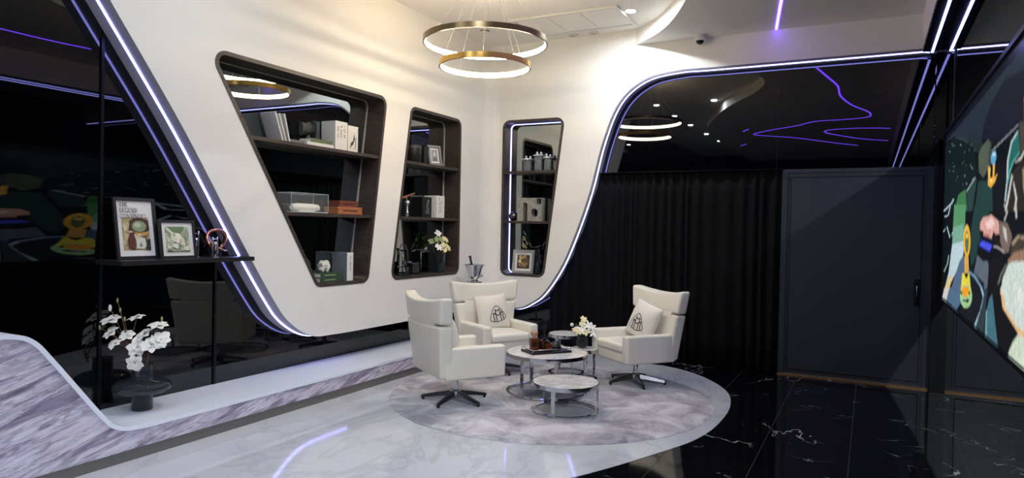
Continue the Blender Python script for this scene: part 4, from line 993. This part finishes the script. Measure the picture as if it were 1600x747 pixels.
MB().tube([(0.02*math.sin(2*a), 0.085*math.cos(a), 0.135+0.085*math.sin(a)) for a in [2*math.pi*i/36 for i in range(36)]], 0.015, 10, closed=True).build('loop', 'copper', t, True)
MB().tube([(0.03, -0.075, 0.12), (0.035, -0.03, 0.075), (0.03, 0.04, 0.05), (0.02, 0.085, 0.048)], [0.012, 0.013, 0.012, 0.009], 8).build('tail', 'gold', t, True)

# ---------------------------------------------------------------- niche 1 (wide, left wall)
Z1, Z2, Z3 = SH_HI+0.0165, SH_LO+0.0165, 1.0325
def book(name, lab, cat, x0, x1, y0, y1, z0, z1, cover, spine_axis='x', group=None, rz=0.0, pages='paper'):
    """a closed book lying flat or standing: two cover boards, a spine and a page block"""
    cx, cy = (x0+x1)/2, (y0+y1)/2; t = thing(name, lab, cat, (cx, cy, z0), rz, group); hx, hy, h = (x1-x0)/2, (y1-y0)/2, z1-z0
    if spine_axis == 'flat':     # lying, boards top and bottom, spine towards +x
        MB().box(-hx, hx, -hy, hy, 0, 0.004).build('cover_board', cover, t); MB().box(-hx, hx, -hy, hy, h-0.004, h).build('cover_board', cover, t)
        MB().box(-hx+0.006, hx-0.003, -hy+0.004, hy-0.004, 0.0042, h-0.0042).build('page_block', pages, t)
        MB().box(hx-0.0028, hx, -hy, hy, 0.0042, h-0.0042).build('spine', cover, t)
    else:                        # standing, spine towards +x
        MB().box(-hx, hx, -hy, -hy+0.004, 0, h).build('cover_board', cover, t); MB().box(-hx, hx, hy-0.004, hy, 0, h).build('cover_board', cover, t)
        MB().box(-hx+0.004, hx-0.003, -hy+0.0042, hy-0.0042, 0.003, h-0.004).build('page_block', pages, t)
        MB().box(hx-0.0028, hx, -hy+0.0042, hy-0.0042, 0, h).build('spine', cover if spine_axis == 'x' else spine_axis, t)
    return t
def dashes(parent, x, y0, y1, z0, z1, cols, n, matname='ink', seed=1):
    rd = random.Random(seed); mb = MB(); w = (y1-y0)/cols
    for c in range(cols):
        for k in range(n):
            if rd.random() < 0.15: continue
            zc = z1-(z1-z0)*(k+0.5)/n; a = y0+w*c+w*0.22; b = a+w*rd.uniform(0.35, 0.6)
            mb.box(x, x+0.0006, a, b, zc-(z1-z0)/n*0.22, zc+(z1-z0)/n*0.22)
    return mb.build('lettering', matname, parent)
for i, (yb, yt, h, lab) in enumerate([(4.535, 4.435, 0.262, 'leftmost of three white magazines leaning in the wide niche'), (4.575, 4.485, 0.25, 'middle of three white magazines leaning in the wide niche'), (4.615, 4.545, 0.25, 'rightmost of three white magazines leaning in the wide niche')]):
    t = thing('magazine', lab, 'magazine', (-4.77, yb, Z1), 0, 'leaning magazines'); t.rotation_euler = (math.atan2(yb-yt, h), 0, 0)
    MB().box(-0.09, 0.09, -0.006, 0.006, 0.0, h).build('page_block', 'paper', t)
    MB().box(-0.092, 0.092, 0.0062, 0.0085, 0.0, h+0.002).build('cover', 'paper_grey' if i == 1 else 'paper', t)
book('art_book', 'thin dark grey book lying at the left of the flat stack', 'book', -4.86, -4.72, 4.66, 4.835, Z1, Z1+0.032, 'book_grey', 'flat')
book('art_book', 'long white book lying flat under the olive book in the wide niche', 'book', -4.86, -4.69, 4.845, 5.205, Z1, Z1+0.034, 'paper', 'flat')
book('art_book', 'olive green book lying on the long white book', 'book', -4.85, -4.70, 4.90, 5.20, Z1+0.0342, Z1+0.072, 'book_olive', 'flat')
t = thing('top_hat', 'dark grey top hat lying on its side on the olive book', 'hat', (-4.79, 5.03, Z1+0.073))
Mh = Matrix.Translation((0, 0, 0.094)) @ Matrix.Rotation(R(-25), 4, 'Z') @ Matrix.Rotation(R(90), 4, 'X')
MB().lathe([(0.0, 0.005), (0.052, 0.005), (0.056, 0.09), (0.066, 0.128), (0.0, 0.130)], 28, M=Mh, cap=False).build('crown', 'slate_grey', t, True, autosmooth=40)
MB().lathe([(0.0, -0.006), (0.090, -0.010), (0.094, 0.0), (0.090, 0.006), (0.053, 0.0045), (0.0, 0.0045)], 32, M=Mh, cap=False).build('brim', 'slate_grey', t, True, autosmooth=40)
t = book('slipcase_book', 'thick white slipcase with printed columns standing in the wide niche', 'book', -4.87, -4.69, 5.225, 5.400, Z1, Z1+0.282, 'paper')
dashes(t, 0.0905, -0.07, 0.07, 0.12, 0.245, 3, 9)
t = book('slipcase_book', 'grey-white book with black quill picture on its spine, end of the top row', 'book', -4.87, -4.695, 5.412, 5.570, Z1, Z1+0.262, 'paper_grey', 'paper')
poly_print('spine_print', [((214, 212, 204), [(-0.055, 0.02), (0.06, 0.02), (0.06, 0.205), (-0.055, 0.205)]), ((40, 40, 40), [(-0.045, 0.03), (-0.03, 0.09), (0.0, 0.11), (0.02, 0.19), (0.03, 0.13), (0.0, 0.07), (-0.02, 0.06)]), ((70, 70, 68), [(0.03, 0.03), (0.04, 0.03), (0.05, 0.15), (0.04, 0.15)])], t, lambda u, v, d: (0.0882+d, u, v))
t = thing('acrylic_case', 'clear acrylic display case on the middle shelf of the wide niche', 'display case', (-4.77, 4.88, Z2))
MB().box(-0.095, 0.095, -0.24, 0.24, 0, 0.008).build('base_plate', 'acrylic_edge', t)
for a in ((-0.095, 0.095, -0.24, -0.237), (-0.095, 0.095, 0.237, 0.24), (-0.095, -0.092, -0.2368, 0.2368), (0.092, 0.095, -0.2368, 0.2368)): MB().box(*a, 0.0081, 0.178).build('pane', 'acrylic', t)
MB().box(-0.095, 0.095, -0.24, 0.24, 0.1781, 0.181).build('lid_pane', 'acrylic', t)
for (px, py) in ((-1, -1), (-1, 1), (1, -1), (1, 1)): MB().tube([(px*0.0965, py*0.2415, 0.008), (px*0.0965, py*0.2415, 0.18)], 0.0022, 6).build('edge', 'acrylic_edge', t)
for s in (-1, 1):
    MB().tube([(s*0.0965, -0.24, 0.18), (s*0.0965, 0.24, 0.18)], 0.0022, 6).build('edge', 'acrylic_edge', t); MB().tube([(-0.0965, s*0.2415, 0.18), (0.0965, s*0.2415, 0.18)], 0.0022, 6).build('edge', 'acrylic_edge', t)
t = thing('stone_scroll', 'cream stone scroll inside the acrylic case', 'scroll', (-4.76, 4.90, Z2+0.0085))
Ms = Matrix.Translation((0, 0, 0.040)) @ Matrix.Rotation(R(-90), 4, 'X')
MB().lathe([(0, -0.175), (0.026, -0.175), (0.034, -0.155), (0.030, -0.135), (0.039, -0.120), (0.039, 0.110), (0.030, 0.125), (0.036, 0.145), (0.030, 0.170), (0, 0.170)], 10, M=Ms).build('roll', 'stone_white', t)
MB().box(0.015, 0.034, -0.11, 0.10, -0.0, 0.010).build('loose_edge', 'stone_white', t)
def wood_box(lab, x0, x1, y0, y1, z0, z1, mt):
    t = thing('wooden_box', lab, 'box', ((x0+x1)/2, (y0+y1)/2, z0)); hx, hy, h = (x1-x0)/2, (y1-y0)/2, z1-z0
    MB().box(-hx, hx, -hy, hy, 0, h*0.62).build('body', mt, t); MB().box(-hx, hx, -hy, hy, h*0.66, h).build('lid', mt, t)
    MB().box(-hx+0.003, hx-0.003, -hy+0.003, hy-0.003, h*0.621, h*0.659).build('gap', 'book_black', t)
    MB().box(hx+0.0002, hx+0.002, -hy*0.6, hy*0.6, h*0.40, h*0.54).build('slot', 'ink_dark', t)
wood_box('larger light-brown wooden box at the bottom of the pair', -4.86, -4.685, 5.275, 5.64, Z2, Z2+0.072, 'orange_wood')
wood_box('smaller red-brown wooden box on top of the light-brown box', -4.85, -4.70, 5.31, 5.585, Z2+0.0722, Z2+0.134, 'red_wood')
t = book('art_book', 'dark green book at the bottom under the white cross ornament', 'book', -4.85, -4.70, 5.055, 5.375, Z3, Z3+0.046, 'book_green', 'flat'); MB().box(0.0752, 0.0758, -0.10, 0.06, 0.018, 0.028).build('lettering', 'bud_green', t)
t = book('art_book', 'dark green book directly under the white cross ornament', 'book', -4.85, -4.70, 5.06, 5.37, Z3+0.0462, Z3+0.092, 'book_green', 'flat'); MB().box(0.0752, 0.0758, -0.10, 0.06, 0.018, 0.028).build('lettering', 'bud_green', t)
t = thing('cross_ornament', 'white six-armed jack ornament on the green books', 'ornament', (-4.755, 5.165, Z3+0.0925))
c = 0.062
for k, ax in enumerate([Matrix.Rotation(R(45), 4, 'X'), Matrix.Rotation(R(-45), 4, 'X'), Matrix.Rotation(R(90), 4, 'Y')]):
    MB().rbox(0, 0, 0, 0.021, 0.021, 0.064, 0.004, 2, 0, M=Matrix.Translation((0, 0, c)) @ ax).build('arm', 'stone_white', t)
t = book('album', 'large grey album with white lettered spine standing at the bottom of the wide niche', 'book', -4.87, -4.675, 5.405, 5.505, Z3, Z3+0.285, 'book_grey', 'paper')
dashes(t, 0.0982, -0.012, 0.022, 0.10, 0.25, 1, 11, seed=3)

# ---------------------------------------------------------------- niche 2 (narrow, left wall)
t = thing('leather_pot', 'black stitched cylinder pot on the top shelf of the narrow niche', 'pot', (-4.765, 6.63, Z1))
MB().lathe([(0, 0), (0.092, 0), (0.097, 0.01), (0.100, 0.19), (0.097, 0.20), (0.090, 0.20), (0.088, 0.02), (0, 0.02)], 32, cap=False).build('body', 'leather_black', t, True, autosmooth=40)
MB().lathe([(0.1005, 0.165), (0.1022, 0.168), (0.1022, 0.178), (0.1005, 0.181)], 32, cap=False).build('band', 'slate_grey', t, True)
book('art_book', 'black book standing behind the small grey picture frame', 'book', -4.87, -4.75, 6.83, 6.93, Z1, Z1+0.215, 'book_black', 'x', pages='paper_grey')
picture('small grey picture frame leaning on the top shelf of the narrow niche', Matrix.Translation((-4.735, 7.06, Z1)) @ TURN @ Matrix.Rotation(R(-22), 4, 'Z') @ Matrix.Rotation(R(-13), 4, 'X'), 0.19, 0.255, 0.03, 'frame_grey', 'paper', [((132, 134, 138), [(0, 0), (1, 0), (1, 1), (0, 1)]), ((190, 192, 196), ell(0.5, 0.62, 0.2, 0.24)), ((84, 86, 92), [(0.2, 0.05), (0.8, 0.05), (0.7, 0.4), (0.3, 0.4)])], 0.09, 0.15, 0.052)
t = thing('balance_sculpture', 'silver ball pin sculpture balancing a copper bar in the narrow niche', 'sculpture', (-4.74, 6.50, Z2))
MB().lathe([(0, 0), (0.016, 0), (0.022, 0.018), (0.010, 0.03), (0.020, 0.045), (0.012, 0.06), (0.011, 0.135), (0.0, 0.135)], 16).build('pin', 'silver', t, True, autosmooth=40)
MB().sphere((0, 0, 0.160), 0.030, 16, 12).build('ball', 'silver', t, True)
MB().tube([(0, -0.005, 0.186), (0, -0.025, 0.222)], 0.009, 8).build('arm', 'copper', t, True)
MB().rbox(0, 0, 0, 0.012, 0.150, 0.011, 0.005, M=Matrix.Translation((0, -0.01, 0.237)) @ Matrix.Rotation(R(15), 4, 'X')).build('bar', 'copper', t)
t = book('album', 'black album with a grey rider picture on the middle shelf of the narrow niche', 'book', -4.87, -4.72, 6.77, 6.965, Z2, Z2+0.245, 'book_black', 'x')
poly_print('spine_print', [((26, 28, 28), [(-0.09, 0.01), (0.09, 0.01), (0.09, 0.235), (-0.09, 0.235)]), ((84, 88, 88), [(-0.03, 0.05), (0.0, 0.10), (-0.02, 0.15), (0.01, 0.19), (0.04, 0.17), (0.03, 0.12), (0.06, 0.10), (0.05, 0.04)]), ((120, 122, 120), ell(0.03, 0.195, 0.018, 0.018)), ((14, 14, 14), ell(-0.03, 0.17, 0.02, 0.03))], t, lambda u, v, d: (0.0752+d, u, v))
t = book('album', 'white lettered book at the right end of the narrow niche middle shelf', 'book', -4.87, -4.69, 7.03, 7.205, Z2, Z2+0.270, 'paper')
dashes(t, 0.0905, -0.05, 0.05, 0.05, 0.25, 3, 13, seed=5)
t = thing('handle_sculpture', 'silver bar sculpture with an arched handle at the bottom of the narrow niche', 'sculpture', (-4.74, 6.55, Z3))
MB().box(-0.06, 0.06, -0.22, 0.24, 0, 0.010).build('base_plate', 'dark_chrome', t)
for y in (-0.16, 0.20): MB().tube([(0.03, y, 0.0101), (0.03, y, 0.285)], 0.008, 8).build('post', 'dark_chrome', t, True)
MB().tube([(0.03, 0.02, 0.27), (0.03, 0.10, 0.292), (0.03, 0.20, 0.286), (0.025, 0.30, 0.262), (0.02, 0.42, 0.270)], 0.011, 8).build('crossbar', 'dark_chrome', t, True)
MB().tube([(0.0, -0.20, 0.10), (0.0, -0.185, 0.28), (0.0, -0.14, 0.345), (0.0, -0.085, 0.345), (0.0, -0.03, 0.28), (0.0, -0.02, 0.10)], 0.011, 8).build('arched_handle', 'dark_chrome', t, True)
MB().tube([(0.0, -0.22, 0.10), (0.0, -0.0, 0.10)], 0.010, 8).build('lower_bar', 'dark_chrome', t, True)
MB().rbox(0.0, 0.10, 0.075, 0.035, 0.06, 0.064, 0.01).build('block', 'dark_chrome', t)
t = thing('square_vase', 'dark smoked glass vase of cream flowers at the bottom of the narrow niche', 'vase', (-4.755, 7.16, Z3))
MB().prism(rounded([(-0.08, -0.085), (0.08, -0.085), (0.08, 0.085), (-0.08, 0.085)], 0.02, 3), FZ, 0, 0.235, [rounded([(-0.074, -0.079), (0.074, -0.079), (0.074, 0.079), (-0.074, 0.079)], 0.016, 3)]).build('vessel', 'glass_dark', t)
MB().box(-0.072, 0.072, -0.077, 0.077, 0.0, 0.05).build('pebbles', 'leather_black', t)
bq = thing('flower_bouquet', 'bouquet of cream and white flowers in the smoked glass vase', 'flowers', (-4.755, 7.16, Z3+0.05))
rg = random.Random(21)
for (x, y, z, kind) in [(0.03, 0.10, 0.36, 'c'), (0.04, 0.14, 0.27, 'c'), (0.05, 0.08, 0.23, 'c'), (0.05, 0.17, 0.25, 'c'), (0.02, 0.16, 0.35, 'c'), (0.05, 0.05, 0.29, 'c'), (0.06, -0.06, 0.26, 'w'), (0.0, 0.01, 0.43, 'w'), (0.02, -0.05, 0.36, 'k'), (-0.02, -0.11, 0.33, 'k'), (0.0, -0.02, 0.32, 'k'), (0.02, 0.04, 0.36, 'k')]:
    p = Vector((x, y, z)); MB().tube([tuple(q) for q in catmull([Vector((0, 0, 0.002)), Vector((x*0.4, y*0.35, z*0.6)), p], 4)], 0.0028, 5).build('stem', 'stem_brown', bq, True)
    flower('flower', p, Vector((0.8, y*2-0.3, 0.4)), {'c': 0.052, 'w': 0.055, 'k': 0.048}[kind], bq, {'c': 'petal_cream', 'w': 'petal_white', 'k': 'bud_green'}[kind], 6, 0.7, rg)
for q in [(0.03, -0.14, 0.30), (0.0, -0.10, 0.42), (-0.03, 0.10, 0.42), (0.04, 0.20, 0.20), (-0.04, -0.06, 0.48)]: leaf((0, 0, 0.18), q, 0.022, bq)

# ---------------------------------------------------------------- niche 3 (back wall)
Y3 = 8.285; A1, A2, A3 = 2.345+0.0165, 1.68+0.0165, 0.9925
for (x, r, h, lab) in [(-4.085, 0.066, 0.15, 'leftmost glass jar with silver collar on the top shelf of the back niche'), (-3.925, 0.062, 0.20, 'tallest glass jar, in the middle of the back niche top shelf'), (-3.79, 0.058, 0.165, 'rightmost glass jar with wide silver rim in the back niche')]:
    t = thing('glass_jar', lab, 'jar', (x, Y3, A1), 0, 'glass jars on the top shelf of the back niche')
    MB().lathe([(0, 0), (r*0.8, 0), (r*0.84, 0.006), (r*0.84, h*0.9), (r*0.8, h), (r*0.76, h), (r*0.78, h*0.88), (r*0.78, 0.012), (0, 0.012)], 24, cap=False).build('body', 'glass_clear', t, True)
    MB().lathe([(r*0.82, h*0.985), (r*1.12, h*0.99), (r*1.15, h+0.006), (r*1.12, h+0.014), (r*0.5, h+0.018), (0, h+0.018)], 24, cap=False).build('collar', 'silver', t, True, autosmooth=40)
    for k in range(3):
        a = 2*math.pi*k/3+0.4; MB().lathe([(0.012, h+0.0185), (0.014, h+0.03), (0.012, h+0.052), (0.0, h+0.056)], 12, (r*0.55*math.cos(a), r*0.55*math.sin(a), 0), cap=False).build('stopper', 'silver', t, True)
t = thing('concrete_block', 'grey stone block sculpture with arched slot and round hole in the back niche', 'sculpture', (-4.02, 8.29, A2))
sil = [(-0.18, 0), (-0.096, 0)] + [(-0.096, 0.21)] + [(-0.0635+0.0325*math.cos(a), 0.215+0.03*math.sin(a)) for a in [math.pi*(1-i/8) for i in range(1, 8)]] + [(-0.031, 0.21), (-0.031, 0), (0.18, 0), (0.18, 0.216), (0.095, 0.216), (0.095, 0.308), (-0.18, 0.308)]
MB().prism(sil, lambda u, v, d: (u, d, v), -0.055, 0.055, [ell(0.073, 0.108, 0.052, 0.058, 24)]).build('block', 'concrete', t)
MB().prism([(0.0955, 0.2165), (0.18, 0.2165), (0.18, 0.308), (0.0955, 0.308)], lambda u, v, d: (u, d, v), -0.055, 0.055, [[(0.104, 0.225), (0.172, 0.225), (0.172, 0.300), (0.104, 0.300)]]).build('square_ring', 'concrete', t)
t = thing('silver_sphere', 'polished dark sphere beside the stone block in the back niche', 'ornament', (-4.285, 8.295, A2))
MB().sphere((0, 0, 0.062), 0.062, 24, 16).build('ball', 'dark_chrome', t, True)
MB().lathe([(0.022, 0), (0.026, 0.0), (0.026, 0.006), (0.022, 0.006), (0.022, 0)], 20, cap=False).build('stand_ring', 'black_metal', t)
picture('silver-framed golden flower picture at the bottom of the back niche', Matrix.Translation((-4.12, 8.275, A3)) @ Matrix.Rotation(R(-7), 4, 'X'), 0.315, 0.315, 0.035, 'silver', 'paper', blobs(31, (66, 56, 40), [(186, 160, 104), (214, 194, 146), (150, 124, 78), (96, 80, 54)], 22, 0.07, 0.18), 0.185, 0.185, 0.065)
t = thing('decanter', 'slim dark pointed decanter next to the silver frame in the back niche', 'decanter', (-3.905, 8.30, A3))
MB().lathe([(0, 0), (0.045, 0), (0.047, 0.012), (0.038, 0.10), (0.020, 0.19), (0.011, 0.235), (0.012, 0.25)], 20, cap=False).build('body', 'glass_dark', t, True)
MB().lathe([(0, 0.008), (0.041, 0.010), (0.033, 0.10), (0.018, 0.18), (0, 0.185)], 18, cap=False).build('liquid', 'leather_black', t, True)
MB().lathe([(0.0125, 0.250), (0.017, 0.262), (0.010, 0.30), (0.0, 0.325)], 14, cap=False).build('stopper', 'black_metal', t, True)

# ---------------------------------------------------------------- pendant lamp
pd = thing('pendant_lamp', 'two-ring gold pendant lamp hanging on thin wires', 'pendant lamp', (-3.31, 5.75, 0))
def ring(r, z, h, mt):
    o = MB().lathe([(r-0.016, z-h/2), (r, z-h/2), (r, z+h/2), (r-0.016, z+h/2), (r-0.016, z+h/2-0.004)], 96, cap=False).build('ring', mt, pd, True, autosmooth=30)
    MB().lathe([(r-0.0165, z+h/2-0.004), (r-0.022, z+h/2-0.012), (r-0.022, z-h/2+0.006), (r-0.0165, z-h/2+0.001)], 96, cap=False).build('diffuser', 'ring_glow', o, True)
ring(0.596, 3.372, 0.052, 'bronze'); ring(0.440, 3.150, 0.052, 'gold')
MB().lathe([(0, ZC-0.05), (0.15, ZC-0.05), (0.16, ZC-0.04), (0.16, ZC-0.001), (0, ZC-0.001)], 36, cap=False).build('canopy', 'plastic_white', pd, True, autosmooth=30)
for (r, z, ph) in ((0.59, 3.400, 20), (0.434, 3.178, 55)):
    for k in range(4):
        a = R(ph+90*k+(12 if k % 2 else 0)); MB().tube([(0.10*math.cos(a), 0.10*math.sin(a), ZC-0.05), (r*math.cos(a), r*math.sin(a), z-0.004)], 0.0014, 5).build('wire', 'plastic_grey', pd)

# ---------------------------------------------------------------- ceiling fittings
DLAB = ['recessed downlight beside the swooping ceiling edge', 'recessed downlight near the middle of the upper ceiling', 'recessed downlight nearest the pendant in the row along the left wall', 'second recessed downlight of the row along the left wall', 'third recessed downlight of the row along the left wall', 'fourth recessed downlight of the row along the left wall', 'last recessed downlight of the row along the left wall', 'unseen fill downlight added in the dropped ceiling beyond the screen, nearest the back wall', 'second unseen fill downlight of the row added beyond the screen', 'third unseen fill downlight of the row added beyond the screen', 'last unseen fill downlight of the row added beyond the screen']
for (x, y, z, i) in DOWNLIGHTS:
    t = thing('downlight', DLAB[i], 'downlight', (x, y, z), 0, 'recessed ceiling downlights')  # also houses the added fill lamps beyond the screen
    MB().lathe([(0.055, -0.002), (0.075, -0.006), (0.078, -0.001), (0.055, -0.001), (0.055, -0.002)], 28, cap=False).build('trim_ring', 'plastic_white', t, True)
    MB().lathe([(0, -0.008), (0.05, -0.008), (0.054, -0.001), (0, -0.001)], 28, cap=False).build('lens', 'lamp_lens', t, True)
t = thing('ceiling_panel', 'flush white three-part access panel in the ceiling near the corner', 'ceiling panel', (-3.17, 7.58, ZC))
for k in range(3): MB().box(-0.61+0.41*k, -0.61+0.41*k+0.40, -0.33, 0.31, -0.012, -0.001).build('panel', 'ceiling_paint', t)
MB().prism([(-0.66, -0.38), (0.66, -0.38), (0.66, 0.36), (-0.66, 0.36)], FZ, -0.022, -0.001, [[(-0.62, -0.34), (0.62, -0.34), (0.62, 0.32), (-0.62, 0.32)]]).build('frame', 'plastic_white', t)
for (x, lab) in ((-3.37, 'left of two small grey clips at the ceiling edge'), (-3.10, 'right of two small grey clips at the ceiling edge')):
    t = thing('ceiling_clip', lab, 'fitting', (x, 8.06, ZC), 0, 'small fittings at the ceiling edge')
    MB().rbox(0, 0, -0.012, 0.055, 0.02, 0.011, 0.004).build('body', 'plastic_white', t); MB().box(-0.035, 0.035, -0.012, 0.012, -0.0255, -0.0232).build('insert', 'plastic_grey', t)
t = thing('smoke_detector', 'round white smoke detector seen through the pendant rings', 'smoke detector', (-4.30, 7.45, ZC))
MB().lathe([(0, -0.045), (0.035, -0.043), (0.055, -0.028), (0.06, -0.012), (0.06, -0.001)], 28, cap=False).build('body', 'plastic_white', t, True)
MB().lathe([(0.0555, -0.027), (0.062, -0.02), (0.0605, -0.012)], 28, cap=False).build('vent_ring', 'plastic_grey', t, True)
t = thing('dome_camera', 'small white dome camera with black eye under the dropped ceiling', 'camera', (-1.80, 8.10, ZD))
MB().lathe([(0.0, -0.001), (0.075, -0.001), (0.078, -0.02), (0.070, -0.05), (0.052, -0.062), (0.0, -0.062)], 28, cap=False).build('housing', 'plastic_white', t, True, autosmooth=40)
MB().sphere((0, 0, -0.060), 0.048, 20, 12, (1, 1, 0.9)).build('eye', 'dome_black', t, True)

# ---------------------------------------------------------------- curtain
mb = MB(); n = 460; rows = 8; rc = random.Random(9); ph = 0.0; cols = []
for i in range(n+1):
    x = -3.755+(2.865)*i/n; ph += (2.865/n)*2*math.pi/(0.125+0.04*math.sin(x*3.1)+0.03*math.sin(x*7.7+1)+0.02*math.sin(x*17)); cols.append((x, ph))
for j in range(rows+1):
    z = 0.008+2.312*j/rows; amp = 0.030-0.008*j/rows
    for (x, p) in cols: mb.v.append(Vector((x+0.008*math.sin(p*0.5+z), 8.395-0.033+amp*math.sin(p+0.15*math.sin(z*2+x))*(0.75+0.25*math.sin(x*5)), z)))
for j in range(rows):
    for i in range(n): a = j*(n+1)+i; mb.f.append([a, a+1, a+n+2, a+n+1])
cu = thing('curtain', 'floor-length pleated black velvet curtain behind the right armchair', 'curtain', (0, 0, 0))
MB_ = mb.build('drape', 'velvet', cu, True, fix=False); so = MB_.modifiers.new('thick', 'SOLIDIFY'); so.thickness = 0.003
MB().box(-3.755, -0.897, 8.30, 8.385, 2.3205, 2.3245).build('track', 'black_metal', cu)

# ---------------------------------------------------------------- video screen on the right
sc_ = thing('video_screen', 'large video wall showing a car interior, hanging on the right', 'screen', (0, 0, 0))
MB().box(0.645, 0.735, 3.0, 8.06, 0.985, 2.615).build('cabinet', 'black_metal', sc_)
pic = [((10, 16, 18), [(3.02, 1.0), (8.05, 1.0), (8.05, 2.6), (3.02, 2.6)])] + SCREEN
import numpy as np
NY, NZ, Y0, Y1, ZB, ZT = 480, 250, 3.02, 8.05, 1.0, 2.6
gy, gz = np.meshgrid(np.linspace(Y0, Y1, NY), np.linspace(ZB, ZT, NZ), indexing='ij'); img = np.zeros((NY, NZ, 3))
for col, pts in pic:
    ins = np.zeros((NY, NZ), bool)
    for i in range(len(pts)):
        (a0, b0), (a1, b1) = pts[i-1], pts[i]
        if b0 == b1: continue
        ins ^= ((b0 > gz) != (b1 > gz)) & (gy < (a1-a0)*(gz-b0)/(b1-b0)+a0)
    img[ins] = lin(col)[:3]
def soften(im, ax, k):
    acc = np.zeros_like(im); n_ = 0
    for s in range(-k, k+1): acc += np.roll(im, s, axis=ax); n_ += 1
    return acc/n_
img = soften(soften(img, 0, 1), 1, 1)
mb = MB(); mb.v = [Vector((0.6442, float(gy[i, j]), float(gz[i, j]))) for i in range(NY) for j in range(NZ)]
mb.f = [[i*NZ+j, i*NZ+j+1, (i+1)*NZ+j+1, (i+1)*NZ+j] for i in range(NY-1) for j in range(NZ-1)]
po = mb.build('picture', 'screen_light', sc_, fix=False)
ca = po.data.color_attributes.new('Col', 'FLOAT_COLOR', 'POINT')
ca.data.foreach_set('color', np.concatenate([img.reshape(-1, 3), np.ones((NY*NZ, 1))], 1).astype(np.float32).ravel())
for (y0, y1, z0, z1) in ((3.0, 8.06, 2.595, 2.625), (3.0, 8.06, 0.975, 1.0), (8.05, 8.075, 0.975, 2.625), (2.985, 3.02, 0.975, 2.625)): MB().box(0.628, 0.6445, y0, y1, z0, z1).build('bezel', 'black_metal', sc_)
for y in (3.4, 7.95): MB().tube([(0.70, y, 2.616), (0.70, y, 3.4775)], 0.012, 8).build('hanger', 'black_metal', sc_)
